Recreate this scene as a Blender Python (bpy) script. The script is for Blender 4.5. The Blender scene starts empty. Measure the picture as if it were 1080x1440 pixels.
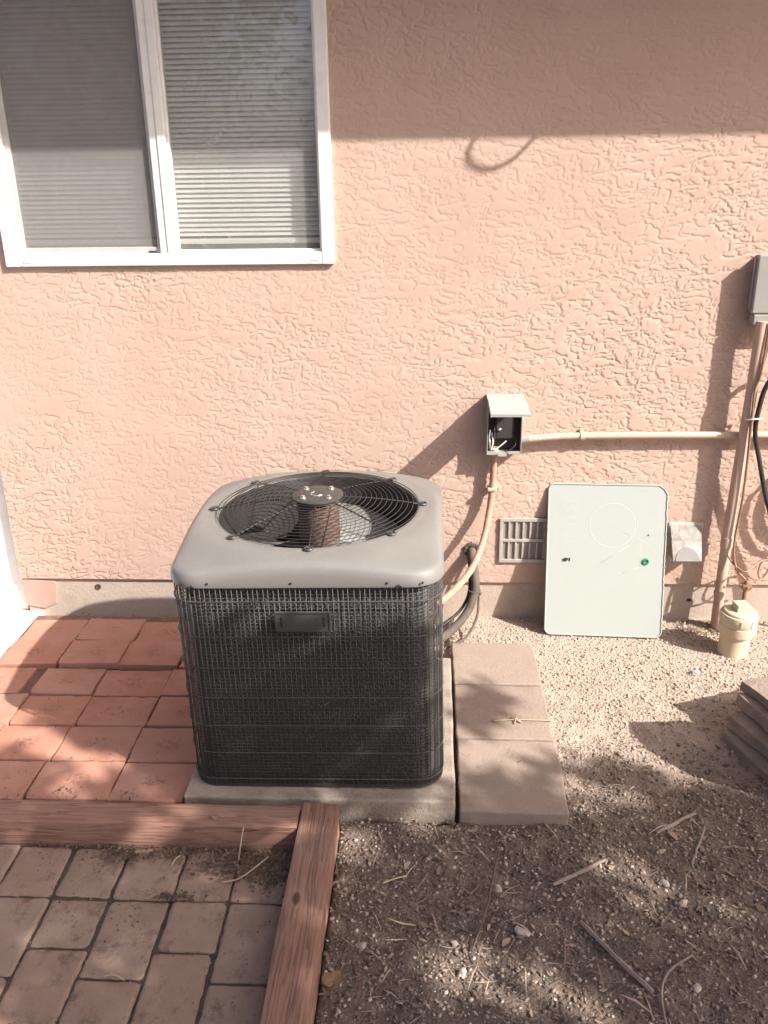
import bpy, bmesh, math, random
import numpy as np
from mathutils import Vector, Matrix, Euler
R = math.radians
rng = random.Random(7)
nr = np.random.default_rng(11)
sc = bpy.context.scene
COL = sc.collection

# ------------------------------------------------------------------ camera, sky, sun, exposure
cd = bpy.data.cameras.new('camera'); cam = bpy.data.objects.new('camera', cd); COL.objects.link(cam)
pit, yaw, rol = 0.380681, 0.055547, 0.015765
fw = Vector((-math.sin(yaw)*math.cos(pit), math.cos(yaw)*math.cos(pit), -math.sin(pit)))
rt = fw.cross(Vector((0, 0, 1))).normalized(); up = rt.cross(fw)
r2 = math.cos(rol)*rt - math.sin(rol)*up; u2 = math.sin(rol)*rt + math.cos(rol)*up
cam.matrix_world = Matrix(((r2.x, u2.x, -fw.x, 0), (r2.y, u2.y, -fw.y, -3.177), (r2.z, u2.z, -fw.z, 1.72), (0, 0, 0, 1)))
cd.sensor_fit = 'HORIZONTAL'; cd.sensor_width = 36; cd.lens = 36*1266.79/1080
cd.clip_start = 0.05; cd.clip_end = 500
sc.camera = cam
L = Vector((0.72, -0.41, 0.65)).normalized()          # towards the sun
world = bpy.data.worlds.new('World'); sc.world = world; world.use_nodes = True
wn = world.node_tree.nodes; wl = world.node_tree.links
bg = wn.get('Background') or wn.new('ShaderNodeBackground')
sky = wn.new('ShaderNodeTexSky'); sky.sky_type = 'NISHITA'; sky.sun_disc = False
sky.sun_elevation = math.asin(L.z); sky.sun_rotation = math.atan2(L.x, L.y)
sky.air_density = 0.45; sky.dust_density = 4.0; sky.ozone_density = 0.1
wl.new(sky.outputs[0], bg.inputs[0]); bg.inputs[1].default_value = 0.115
sd = bpy.data.lights.new('sun', 'SUN'); sun = bpy.data.objects.new('sun', sd); COL.objects.link(sun)
sd.energy = 4.6; sd.angle = R(0.55); sd.color = (1.0, 0.95, 0.89)
sun.rotation_euler = (-L).to_track_quat('-Z', 'Y').to_euler(); sun.location = L*20
sc.view_settings.view_transform = 'Standard'; sc.view_settings.look = 'None'
sc.view_settings.exposure = 1.05; sc.view_settings.gamma = 1.0
sc.cycles.max_bounces = 8; sc.cycles.transparent_max_bounces = 16

# ------------------------------------------------------------------ materials
class NT:
    def __init__(s, name):
        s.m = bpy.data.materials.new(name); s.m.use_nodes = True
        s.n = s.m.node_tree.nodes; s.l = s.m.node_tree.links
        s.b = s.n['Principled BSDF']; s.out = s.n['Material Output']
        s.tc = s.n.new('ShaderNodeTexCoord')
    def val(s, sock, v):
        if isinstance(v, bpy.types.NodeSocket): s.l.new(v, sock)
        elif v is not None:
            try: sock.default_value = v
            except Exception: sock.default_value = (*v, 1)
    def co(s, scale=(1, 1, 1), kind='Object', rot=(0, 0, 0), rnd=False):
        m = s.n.new('ShaderNodeMapping'); s.l.new(s.tc.outputs[kind], m.inputs[0])
        m.inputs['Scale'].default_value = scale; m.inputs['Rotation'].default_value = rot
        if rnd:
            oi = s.n.new('ShaderNodeObjectInfo'); c = s.n.new('ShaderNodeVectorMath'); c.operation = 'SCALE'
            c.inputs[0].default_value = (13.1, 7.7, 5.3); s.l.new(oi.outputs['Random'], c.inputs['Scale'])
            s.l.new(c.outputs[0], m.inputs['Location'])
        return m.outputs[0]
    def noise(s, vec, scale, detail=4, rough=.55, dist=0.0):
        t = s.n.new('ShaderNodeTexNoise'); s.l.new(vec, t.inputs['Vector'])
        t.inputs['Scale'].default_value = scale; t.inputs['Detail'].default_value = detail
        t.inputs['Roughness'].default_value = rough; t.inputs['Distortion'].default_value = dist
        return t.outputs['Fac']
    def vor(s, vec, scale, feature='F1', out='Distance'):
        t = s.n.new('ShaderNodeTexVoronoi'); t.feature = feature; s.l.new(vec, t.inputs['Vector'])
        t.inputs['Scale'].default_value = scale; return t.outputs[out]
    def math(s, op, a, b=None, c=None, clamp=False):
        t = s.n.new('ShaderNodeMath'); t.operation = op; t.use_clamp = clamp
        s.val(t.inputs[0], a); s.val(t.inputs[1], b)
        if c is not None: s.val(t.inputs[2], c)
        return t.outputs[0]
    def rng(s, v, a, b, c=0.0, d=1.0, smooth=False):
        t = s.n.new('ShaderNodeMapRange'); t.clamp = True
        if smooth: t.interpolation_type = 'SMOOTHSTEP'
        s.val(t.inputs[0], v)
        for i, k in enumerate((a, b, c, d)): s.val(t.inputs[i+1], k)
        return t.outputs[0]
    def mix(s, f, a, b, blend='MIX'):
        t = s.n.new('ShaderNodeMix'); t.data_type = 'RGBA'; t.blend_type = blend
        s.val(t.inputs[0], f); s.val(t.inputs[6], a); s.val(t.inputs[7], b)
        return t.outputs[2]
    def rand(s):
        return s.n.new('ShaderNodeObjectInfo').outputs['Random']
    def bump(s, h, strength=.5, dist=.01, normal=None):
        t = s.n.new('ShaderNodeBump'); s.l.new(h, t.inputs['Height'])
        t.inputs['Strength'].default_value = strength; t.inputs['Distance'].default_value = dist
        if normal is not None: s.l.new(normal, t.inputs['Normal'])
        return t.outputs[0]
    def done(s, color, rough=.7, normal=None, metal=0.0, spec=.35):
        s.val(s.b.inputs['Base Color'], color); s.val(s.b.inputs['Roughness'], rough)
        s.val(s.b.inputs['Metallic'], metal); s.b.inputs['Specular IOR Level'].default_value = spec
        if normal is not None: s.l.new(normal, s.b.inputs['Normal'])
        return s.m
def c4(*c): return (*c, 1.0)
def sec(o): return o

def generic(name, a, b, scale=8, rough=.7, bs=0.2, bscale=60, bd=.002, metal=0, spec=.35, rnd=False, dirt=None, dscale=3, damt=.5, grain=0.0):
    t = NT(name); v = t.co(rnd=rnd)
    c = t.mix(t.rng(t.noise(v, scale, 6, .62), .3, .7), c4(*a), c4(*b))
    if dirt: c = t.mix(t.math('MULTIPLY', t.rng(t.noise(v, dscale, 8, .7), .48, .72), damt), c, c4(*dirt))
    if grain:
        c = t.mix(t.rng(t.noise(v, 170, 5, .75), .52, .70, 0, grain), c, c4(*[x*.45 for x in a]))
        c = t.mix(t.rng(t.noise(v, 95, 5, .75), .56, .74, 0, grain*.8), c, c4(*[min(x*1.5, .85) for x in b]))
    if rnd: c = t.mix(t.rng(t.rand(), 0, 1, .0, .35), c, c4(*[x*.72 for x in a]))
    n = t.bump(t.noise(v, bscale, 5, .65), bs, bd)
    r = t.rng(t.noise(v, scale*2.3, 4), .3, .7, max(rough-.12, .03), min(rough+.12, 1))
    return t.done(c, r, n, metal, spec)

def stucco():
    t = NT('stucco'); v = t.co((1.2, 1.2, 2.2))
    fine = t.noise(v, 85, 4, .7)
    h = t.math('ADD', t.math('MULTIPLY', fine, .05), t.math('MULTIPLY', t.noise(v, 300, 2, .6), .05))
    nrm = t.bump(h, 1.0, .0013)
    c = t.mix(t.rng(t.noise(v, 2.2, 5, .6), .3, .7), c4(.475, .338, .268), c4(.515, .375, .305))
    c = t.mix(t.rng(t.noise(v, 40, 4, .7), .35, .75, 0, .15), c, c4(.46, .285, .215))
    st_ = t.noise(t.co((1.5, 1.5, .35)), 3.0, 6, .65)
    c = t.mix(t.rng(st_, .5, .75, 0, .35), c, c4(.58, .42, .35))
    sz = t.n.new('ShaderNodeSeparateXYZ'); t.l.new(t.tc.outputs['Object'], sz.inputs[0])
    spl = t.math('MULTIPLY', t.rng(sz.outputs[2], .16, .42, 1, 0), t.rng(t.noise(v, 12, 6, .7), .42, .66))
    c = t.mix(t.math('MULTIPLY', spl, .35), c, c4(.40, .285, .225))
    return t.done(c, .88, nrm, 0, .2)

def timber_mat(axis):
    t = NT('timber_' + axis)
    st = (.55, 10, 10) if axis == 'x' else (10, .55, 10)
    st2 = (.9, 70, 70) if axis == 'x' else (70, .9, 70)
    v = t.co(st); v2 = t.co(st2)
    g = t.noise(v, 2.6, 3, .5, .12)
    band = t.math('FRACT', t.math('MULTIPLY', g, 12.0))
    lines = t.rng(band, .0, .55)
    fib = t.noise(v2, 2.0, 5, .7)
    c = t.mix(lines, c4(.165, .085, .062), c4(.33, .178, .130))
    c = t.mix(t.rng(fib, .3, .7, 0, .55), c, c4(.245, .138, .102))
    wear = t.rng(t.noise(t.co((5, 5, 5)), 1.5, 6, .65), .45, .7)
    c = t.mix(t.math('MULTIPLY', wear, .5), c, c4(.40, .265, .205))
    crack = t.rng(t.noise(t.co((.8, 22, 22) if axis == 'x' else (22, .8, 22)), 1.9, 4, .6, .5), .655, .675)
    c = t.mix(crack, c, c4(.035, .018, .012))
    kn = t.vor(t.co((2.2, 4.5, 4.5) if axis == 'x' else (4.5, 2.2, 4.5)), 1.6)
    knot = t.rng(kn, .05, .085, 1, 0)
    c = t.mix(t.math('MULTIPLY', knot, .75), c, c4(.06, .028, .018))
    h = t.math('SUBTRACT', t.math('ADD', t.math('MULTIPLY', lines, .35), t.math('MULTIPLY', fib, .9)), t.math('MULTIPLY', crack, 2.2))
    return t.done(c, .82, t.bump(h, .8, .003), 0, .25)

def dirt():
    t = NT('dirt'); v = t.co()
    sep = t.n.new('ShaderNodeSeparateXYZ'); t.l.new(t.tc.outputs['Object'], sep.inputs[0])
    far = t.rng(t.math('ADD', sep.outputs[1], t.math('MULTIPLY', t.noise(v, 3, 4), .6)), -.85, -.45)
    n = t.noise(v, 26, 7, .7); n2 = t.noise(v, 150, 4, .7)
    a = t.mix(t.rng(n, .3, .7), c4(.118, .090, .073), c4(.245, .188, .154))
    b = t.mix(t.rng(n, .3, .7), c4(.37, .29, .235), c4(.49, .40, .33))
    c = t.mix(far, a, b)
    c = t.mix(t.rng(n2, .55, .8, 0, .5), c, c4(.46, .39, .33))
    hh = t.math('ADD', t.noise(v, 60, 8, .75), t.math('MULTIPLY', t.vor(v, 120), .6))
    return t.done(c, .95, t.bump(hh, .9, .008), 0, .15)

def vcol(name, rough=.85, bs=.4, bscale=300):
    t = NT(name); a = t.n.new('ShaderNodeVertexColor'); a.layer_name = 'Col'
    v = t.co(); n = t.noise(v, bscale, 4, .7)
    c = t.mix(t.rng(n, .35, .7, 0, .35), a.outputs[0], c4(.16, .12, .09))
    return t.done(c, rough, t.bump(n, bs, .002), 0, .2)

def glass():
    t = NT('window_glass'); n, l = t.n, t.l
    fr = n.new('ShaderNodeLayerWeight'); fr.inputs['Blend'].default_value = .5
    gl = n.new('ShaderNodeBsdfGlossy'); gl.inputs['Roughness'].default_value = .015
    v = t.co(); wav = t.bump(t.noise(v, 3, 2), .12, .01); l.new(wav, gl.inputs['Normal'])
    tr = n.new('ShaderNodeBsdfTransparent'); tr.inputs[0].default_value = (.86, .89, .88, 1)
    mx = n.new('ShaderNodeMixShader'); f2 = t.math('ADD', t.math('MULTIPLY', t.math('POWER', fr.outputs['Facing'], 5.0), .80), .19, clamp=True)
    l.new(f2, mx.inputs[0]); l.new(tr.outputs[0], mx.inputs[1]); l.new(gl.outputs[0], mx.inputs[2])
    df = n.new('ShaderNodeBsdfDiffuse'); df.inputs[0].default_value = (.55, .53, .5, 1)
    spots = t.rng(t.noise(v, 16, 6, .72), .58, .74, 0, .22)
    dust_haze = t.math('ADD', t.math('ADD', t.rng(t.noise(v, 2.5, 6, .7), .35, .8, .17, .33), t.rng(t.noise(v, 40, 3), .68, .8, 0, .10)), spots)  # dust and smudges, raised to paint a grey haze over the slats
    mx2 = n.new('ShaderNodeMixShader'); l.new(dust_haze, mx2.inputs[0]); l.new(mx.outputs[0], mx2.inputs[1]); l.new(df.outputs[0], mx2.inputs[2])
    l.new(mx2.outputs[0], t.out.inputs[0]); return t.m

def screen():
    t = NT('insect_screen'); n, l = t.n, t.l
    tr = n.new('ShaderNodeBsdfTransparent'); df = n.new('ShaderNodeBsdfDiffuse'); df.inputs[0].default_value = (.31, .30, .288, 1)
    v = t.co(); mx = n.new('ShaderNodeMixShader'); f = t.rng(t.noise(v, 6, 5, .7), .3, .7, .30, .40)
    l.new(f, mx.inputs[0]); l.new(tr.outputs[0], mx.inputs[1]); l.new(df.outputs[0], mx.inputs[2])
    l.new(mx.outputs[0], t.out.inputs[0]); return t.m

def coil_mat():
    t = NT('coil_fins'); v = t.co()
    vo = t.vor(t.co((1, 1, .8)), 150)
    spk = t.rng(vo, .12, .42, 1, 0)
    patch = t.rng(t.noise(v, 6.5, 3, .55), .50, .66)
    c = t.mix(t.math('MULTIPLY', spk, t.math('ADD', t.math('MULTIPLY', patch, .8), .08)), c4(.080, .076, .072), c4(.36, .34, .315))  # fin specks; their brighter patches paint sunlit sparkle into the colour
    return t.done(c, .5, t.bump(vo, .8, .004), .25, .5)

MAT = {}
def setup():
    M = MAT
    M['stucco'] = stucco()
    M['found'] = generic('foundation_concrete', (.43, .345, .285), (.52, .43, .36), 5, .9, .5, 70, .004, grain=.45, dirt=(.30, .23, .18), dscale=5, damt=.7)
    M['founddark'] = generic('tie_hole_rust', (.05, .035, .03), (.12, .07, .05), 60, .9)
    M['pinkpatch'] = generic('painted_foundation', (.42, .28, .235), (.47, .32, .27), 9, .85, .3, 80, .002)
    M['vinyl'] = generic('white_vinyl', (.79, .775, .74), (.83, .82, .79), 4, .38, .05, 40, .001, dirt=(.50, .45, .40), dscale=9, damt=.35)
    M['alu'] = generic('aluminium_screen_frame', (.50, .48, .46), (.60, .58, .555), 30, .45, .05, 80, .001, .3)
    M['glass'] = glass(); M['screen'] = screen()
    M['slat'] = generic('blind_slat', (.74, .73, .70), (.80, .79, .765), 4, .5, .03, 40, .0005)
    M['room'] = generic('room_dark', (.10, .09, .085), (.13, .12, .11), 3, .9)
    M['soffit'] = generic('soffit_paint', (.55, .45, .38), (.60, .50, .43), 4, .8)
    M['roof'] = generic('roof_shingle', (.10, .085, .075), (.19, .16, .14), 30, .95, .5, 120, .004)
    M['capgrey'] = generic('grey_enamel', (.182, .175, .164), (.20, .192, .18), 3, .45, .05, 180, .0006, 0, .45, grain=.22, dirt=(.245, .225, .20), dscale=5, damt=.6)
    M['black'] = generic('black_wire', (.070, .066, .062), (.090, .083, .077), 40, .6, .05, 90, .0005, 0, .3)
    M['grille'] = generic('grille_wire', (.022, .020, .019), (.045, .038, .034), 45, .5, .1, 90, .0005, .1, .5)
    M['hub'] = generic('hub_plate', (.055, .052, .049), (.075, .070, .065), 30, .5, .1, 90, .0008, .2, .5)
    M['bolt'] = generic('bolt_steel', (.75, .72, .68), (.85, .82, .78), 60, .25, .02, 100, .0003, .9)
    M['rust'] = generic('rusty_motor', (.115, .070, .054), (.175, .112, .088), 25, .8, .3, 120, .002)
    M['blade'] = generic('fan_blade', (.42, .405, .385), (.50, .485, .46), 14, .5, .05, 80, .0006, .1)
    M['shroud'] = generic('fan_shroud', (.03, .028, .027), (.05, .045, .041), 12, .6)
    M['coil'] = coil_mat()
    M['pan'] = generic('base_pan', (.035, .033, .031), (.06, .054, .049), 22, .6, .2, 90, .001)
    M['plate_dark'] = generic('name_plate', (.062, .060, .058), (.072, .070, .067), 12, .6)
    M['pad'] = generic('concrete_pad', (.29, .235, .195), (.38, .315, .26), 16, .92, .8, 120, .004, grain=.5, dirt=(.17, .13, .10), dscale=7, damt=.8)
    M['slab'] = generic('stepping_slab', (.29, .225, .185), (.39, .31, .26), 6, .9, .6, 90, .004, grain=.4, rnd=True, dirt=(.20, .15, .12), dscale=6, damt=.75)
    M['stackslab'] = generic('stacked_slab', (.25, .20, .168), (.37, .30, .25), 14, .9, .9, 45, .008, grain=.5, rnd=True)
    M['timx'] = timber_mat('x'); M['timy'] = timber_mat('y')
    M['dirt'] = dirt(); M['gravel'] = vcol('gravel_stone'); M['litter'] = vcol('leaf_litter', .85, .2)
    M['plastic'] = generic('pale_green_sign', (.372, .406, .381), (.39, .42, .395), 1.6, .5, .06, 60, .0008, dirt=(.38, .372, .34), dscale=3.5, damt=.7, grain=.05)
    M['plasticrim'] = generic('sign_rim', (.385, .39, .36), (.42, .42, .39), 20, .6)
    M['ribs'] = generic('pvc_rib', (.50, .45, .36), (.55, .5, .41), 20, .5)
    M['ghost'] = generic('faded_symbol', (.388, .419, .394), (.402, .43, .407), 6, .5)
    M['ghostring'] = generic('faded_wheel', (.41, .438, .412), (.425, .45, .425), 6, .5)
    M['green'] = generic('green_bolt', (.02, .17, .10), (.05, .26, .16), 60, .35)
    M['pvc'] = generic('cream_pvc', (.52, .435, .31), (.56, .475, .345), 6, .42, .05, 80, .0008, dirt=(.42, .33, .23), dscale=12, damt=.35)
    M['boxgrey'] = generic('grey_box_enamel', (.28, .265, .245), (.32, .305, .285), 8, .45, .05, 90, .0008, dirt=(.33, .29, .26), dscale=14, damt=.4)
    M['lidgrey'] = generic('grey_lid_enamel', (.37, .366, .35), (.40, .395, .38), 8, .45, .05, 90, .0008, dirt=(.36, .33, .3), dscale=20, damt=.35)
    M['boxin'] = generic('box_interior', (.035, .031, .028), (.06, .052, .047), 20, .6)
    M['pinkpipe'] = generic('painted_conduit', (.46, .31, .245), (.53, .37, .295), 14, .6, .15, 90, .001)
    M['whippipe'] = generic('painted_whip', (.36, .225, .165), (.43, .28, .21), 14, .65, .15, 90, .001)
    M['beigepipe'] = generic('beige_conduit', (.50, .37, .285), (.56, .425, .335), 14, .55, .1, 90, .001)
    M['rubber'] = generic('black_rubber', (.018, .017, .017), (.04, .037, .035), 20, .55, .2, 100, .001)
    M['insul'] = generic('foam_insulation', (.085, .068, .055), (.14, .11, .09), 25, .85, .4, 120, .002)
    M['copper'] = generic('aged_copper', (.22, .13, .085), (.34, .22, .15), 25, .5, .1, 90, .001, .4)
    M['galv'] = generic('galvanised_vent', (.40, .37, .335), (.50, .465, .425), 30, .55, .2, 90, .001, .25)
    M['ventin'] = generic('vent_dark', (.22, .195, .175), (.28, .25, .225), 20, .8)
    M['hood'] = generic('white_hood', (.42, .385, .35), (.66, .63, .59), 42, .6, .25, 80, .002, dirt=(.40, .33, .28), dscale=30, damt=.9)
    M['damper'] = generic('grey_damper', (.20, .195, .185), (.25, .24, .225), 20, .5)
    M['white'] = generic('white_plastic', (.74, .71, .66), (.8, .77, .72), 20, .5)
    M['concrete'] = generic('pale_concrete', (.74, .72, .68), (.82, .80, .76), 4, .9, .2, 80, .002)
    M['fence'] = generic('fence_board', (.20, .14, .10), (.30, .22, .16), 6, .9, .4, 60, .002, rnd=True)
    M['bark'] = generic('bark', (.10, .07, .05), (.18, .13, .10), 14, .95, .7, 40, .01)
    M['leaf'] = generic('leaf', (.045, .085, .025), (.09, .13, .04), 5, .6)
    M['straw'] = generic('dry_straw', (.42, .31, .20), (.55, .43, .30), 30, .85)
    M['stick'] = generic('weathered_wood', (.22, .17, .138), (.32, .255, .21), 30, .9, .5, 120, .002)
    M['dryleaf'] = generic('dry_leaf', (.30, .20, .12), (.42, .30, .19), 30, .8)
    M['stone'] = generic('pale_pebble', (.40, .33, .28), (.54, .47, .41), 40, .85, .4, 120, .002, rnd=True)
    M['bed'] = generic('joint_sand', (.06, .043, .034), (.115, .082, .064), 40, .95, .8, 150, .006)
    M['tilebed'] = generic('terracotta_grit', (.17, .092, .066), (.26, .155, .115), 40, .95, .8, 150, .006)
    # terracotta tiles
    t = NT('terracotta'); v = t.co(rnd=True)
    c = t.mix(t.rng(t.noise(v, 7, 6, .62), .3, .7), c4(.39, .17, .115), c4(.475, .235, .168))
    c = t.mix(t.rng(t.rand(), 0, 1, 0, .85), c, c4(.43, .245, .19))
    c = t.mix(t.rng(t.noise(v, 3.5, 6, .7), .5, .75, 0, .5), c, c4(.47, .30, .235))
    c = t.mix(t.rng(t.noise(v, 13, 8, .78), .52, .70, 0, .55), c, c4(.30, .145, .105))
    c = t.mix(t.rng(t.noise(v, 150, 4, .7), .58, .75, 0, .35), c, c4(.55, .40, .33))
    st = t.vor(t.co((1, 1, 1)), 46)
    ctr = t.n.new('ShaderNodeVectorMath'); ctr.operation = 'LENGTH'; t.l.new(t.co((22, 30, 0)), ctr.inputs[0])
    spot = t.math('MULTIPLY', t.rng(ctr.outputs['Value'], .5, 1.1, 1, 0), t.rng(t.noise(v, 90, 4, .7), .50, .62))
    c = t.mix(t.math('MULTIPLY', spot, .65), c, c4(.16, .08, .06))
    h = t.math('SUBTRACT', t.noise(v, 70, 6, .7), t.math('MULTIPLY', spot, .8))
    MAT['tile'] = t.done(c, .85, t.bump(h, .45, .003), 0, .25)
    t = NT('tumbled_paver'); v = t.co(rnd=True)
    c = t.mix(t.rng(t.noise(v, 9, 6, .65), .3, .7), c4(.275, .194, .146), c4(.38, .28, .218))
    c = t.mix(t.rng(t.rand(), 0, 1, 0, .5), c, c4(.36, .225, .168))
    c = t.mix(t.rng(t.noise(v, 17, 7, .75), .53, .68, 0, .8), c, c4(.14, .10, .08))
    c = t.mix(t.rng(t.noise(v, 120, 5, .75), .55, .75, 0, .4), c, c4(.40, .32, .26))
    MAT['paver'] = t.done(c, .92, t.bump(t.noise(v, 80, 7, .75), .7, .005), 0, .2)
setup()

# ------------------------------------------------------------------ mesh helpers
def box(bm, lo, hi, bev=0.0, seg=2, mat=None):
    r = bmesh.ops.create_cube(bm, size=1.0); vs = r['verts']
    c = [(a+b)/2 for a, b in zip(lo, hi)]; s = [abs(b-a) for a, b in zip(lo, hi)]
    for v in vs: v.co = Vector((v.co.x*s[0]+c[0], v.co.y*s[1]+c[1], v.co.z*s[2]+c[2]))
    if bev > 0:
        es = list({e for v in vs for e in v.link_edges})
        r2 = bmesh.ops.bevel(bm, geom=es, offset=bev, segments=seg, affect='EDGES', profile=.6)
        vs = list({v for f in r2['faces'] for v in f.verts} | {v for v in vs if v.is_valid})
    if mat is not None:
        bmesh.ops.transform(bm, matrix=mat, verts=[v for v in vs if v.is_valid])
    return vs
def tube(bm, pts, rad, seg=8, closed=False, caps=True):
    pts = [Vector(p) for p in pts]; n = len(pts)
    rads = rad if isinstance(rad, (list, tuple)) else [rad]*n
    rings = []; ref = None
    for i, p in enumerate(pts):
        a = pts[(i-1) % n] if (closed or i > 0) else p
        b = pts[(i+1) % n] if (closed or i < n-1) else p
        d = (b-a).normalized()
        if ref is None:
            ref = d.cross(Vector((0, 0, 1)))
            if ref.length < 1e-3: ref = d.cross(Vector((1, 0, 0)))
        ref = (ref - d*ref.dot(d)).normalized(); o = d.cross(ref)
        rings.append([bm.verts.new(p + rads[i]*(math.cos(2*math.pi*k/seg)*ref + math.sin(2*math.pi*k/seg)*o)) for k in range(seg)])
    m = n if closed else n-1
    for i in range(m):
        A, B = rings[i], rings[(i+1) % n]
        off = 0
        if closed and i == n-1:
            off = min(range(seg), key=lambda q: (A[0].co-B[q].co).length)
        for k in range(seg):
            bm.faces.new((A[k], A[(k+1) % seg], B[(k+1+off) % seg], B[(k+off) % seg]))
    if caps and not closed:
        bm.faces.new(list(reversed(rings[0]))); bm.faces.new(rings[-1])
def lathe(bm, prof, seg=32, center=(0, 0, 0), cap=True):
    rings = []
    for r, z in prof:
        rings.append([bm.verts.new((center[0]+r*math.cos(2*math.pi*k/seg), center[1]+r*math.sin(2*math.pi*k/seg), center[2]+z)) for k in range(seg)])
    for A, B in zip(rings, rings[1:]):
        for k in range(seg): bm.faces.new((A[k], A[(k+1) % seg], B[(k+1) % seg], B[k]))
    if cap:
        bm.faces.new(list(reversed(rings[0]))); bm.faces.new(rings[-1])
def spline(pts, n=8):
    P = [Vector(p) for p in pts]; P = [2*P[0]-P[1]] + P + [2*P[-1]-P[-2]]; out = []
    for i in range(1, len(P)-2):
        for k in range(n):
            t = k/n; a, b, c, d = P[i-1], P[i], P[i+1], P[i+2]
            out.append(.5*((2*b)+(c-a)*t+(2*a-5*b+4*c-d)*t*t+(3*b-a-3*c+d)*t**3))
    out.append(P[-2]); return out
def obj(name, bm, mat, parent=None, smooth=False, angle=None, loc=None):
    me = bpy.data.meshes.new(name)
    bmesh.ops.recalc_face_normals(bm, faces=bm.faces[:])
    bm.to_mesh(me); bm.free()
    me.materials.append(MAT[mat] if isinstance(mat, str) else mat)
    if smooth:
        me.polygons.foreach_set('use_smooth', [True]*len(me.polygons))
        if angle:
            try: me.set_sharp_from_angle(angle=R(angle))
            except Exception: pass
    o = bpy.data.objects.new(name, me); COL.objects.link(o)
    if parent is not None: o.parent = parent
    if loc is not None: o.location = loc
    return o
def empty(name, loc=(0, 0, 0), rot=(0, 0, 0)):
    o = bpy.data.objects.new(name, None); COL.objects.link(o); o.location = loc; o.rotation_euler = rot
    o.empty_display_size = .05; return o
def tag(o, label=None, cat=None, group=None, kind=None):
    if label: o['label'] = label
    if cat: o['category'] = cat
    if group: o['group'] = group
    if kind: o['kind'] = kind
    return o
def inst(src, parent=None, loc=(0, 0, 0), rot=(0, 0, 0), scale=(1, 1, 1)):
    o = src.copy(); COL.objects.link(o); o.parent = parent
    o.location = loc; o.rotation_euler = rot; o.scale = scale; return o
def NB(): return bmesh.new()
def bx(name, lo, hi, mat, parent=None, bev=0.0, seg=2):
    b = NB(); box(b, lo, hi, bev, seg); return obj(name, b, mat, parent)
def tb(name, pts, rad, mat, parent=None, seg=10, closed=False):
    b = NB(); tube(b, pts, rad, seg, closed); return obj(name, b, mat, parent, True, 50)
def npmesh(name, V, F, mat, cols=None, smooth=False):
    me = bpy.data.meshes.new(name); V = np.asarray(V, np.float32); F = np.asarray(F, np.int32); k = F.shape[1]
    me.vertices.add(len(V)); me.vertices.foreach_set('co', V.ravel())
    me.loops.add(F.size); me.loops.foreach_set('vertex_index', F.ravel())
    me.polygons.add(len(F)); me.polygons.foreach_set('loop_start', np.arange(len(F), dtype=np.int32)*k)
    me.update(calc_edges=True)
    if cols is not None:
        a = me.color_attributes.new('Col', 'FLOAT_COLOR', 'POINT')
        a.data.foreach_set('color', np.concatenate([cols, np.ones((len(V), 1))], 1).astype(np.float32).ravel())
    if smooth: me.polygons.foreach_set('use_smooth', [True]*len(F))
    me.materials.append(MAT[mat]); o = bpy.data.objects.new(name, me); COL.objects.link(o); return o

# ------------------------------------------------------------------ numpy value noise
def vnoise(x, y, s, seed):
    g = np.random.default_rng(seed).random((64, 64))
    x = x*s+31.7; y = y*s+17.3; xi = np.floor(x).astype(int); yi = np.floor(y).astype(int); fx = x-xi; fy = y-yi
    fx = fx*fx*(3-2*fx); fy = fy*fy*(3-2*fy)
    q = lambda a, b: g[a % 64, b % 64]
    return (q(xi, yi)*(1-fx)+q(xi+1, yi)*fx)*(1-fy)+(q(xi, yi+1)*(1-fx)+q(xi+1, yi+1)*fx)*fy
def covered(x, y, m=0.0):
    """built surfaces that lie over the dirt"""
    a = (x > -5.6+m) & (x < .075-m) & (y > -1.175+m) & (y < .02)           # tiles and pad
    b = (x < -.243-m) & (y < -1.20-m) & (x > -3.2) & (y > -3.4)             # pavers and timbers
    return a | b
def gz(x, y):
    x = np.asarray(x, float); y = np.asarray(y, float)
    h = .016*(vnoise(x, y, 3, 1)-.5) + .012*(vnoise(x, y, 9, 2)-.5) + .009*(vnoise(x, y, 30, 3)-.5) + .005*(vnoise(x, y, 80, 4)-.5)
    near = np.clip((-.25-y)/.4, .15, 1)
    h = h*near - .004
    return np.where(covered(x, y), -.035, h)

# ------------------------------------------------------------------ the ground
def axis(lo, hi, d, far):
    c = np.arange(lo, hi+d/2, d); g = [far*k for k in (1, .5, .25, .12, .06)]
    return np.concatenate([[lo-k for k in g], c, [hi+k for k in g[::-1]]])
gx_ = axis(-1.7, 1.7, .0125, 60); gy_ = axis(-2.6, .06, .0125, 60)
GX, GY = np.meshgrid(gx_, gy_); nx, ny = len(gx_), len(gy_)
inner = (GX > -1.72) & (GX < 1.72) & (GY > -2.62) & (GY < .08)
GZ = np.where(inner, gz(GX, GY), -.012)
V = np.stack([GX.ravel(), GY.ravel(), GZ.ravel()], 1)
ii = np.arange(nx*ny).reshape(ny, nx)
F = np.stack([ii[:-1, :-1].ravel(), ii[:-1, 1:].ravel(), ii[1:, 1:].ravel(), ii[1:, :-1].ravel()], 1)
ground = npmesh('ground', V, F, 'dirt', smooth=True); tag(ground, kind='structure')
side = NB(); box(side, (-5.5, -1.22, -.06), (-1.572, 6.0, -.004), .004)
side = obj('side_walkway', side, 'concrete'); tag(side, kind='structure')
tb_ = NB(); box(tb_, (-1.571, -1.20, -.05), (-.70, -.045, .010)); tile_bed = obj('tile_patio', tb_, 'tilebed'); tag(tile_bed, kind='structure')
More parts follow.
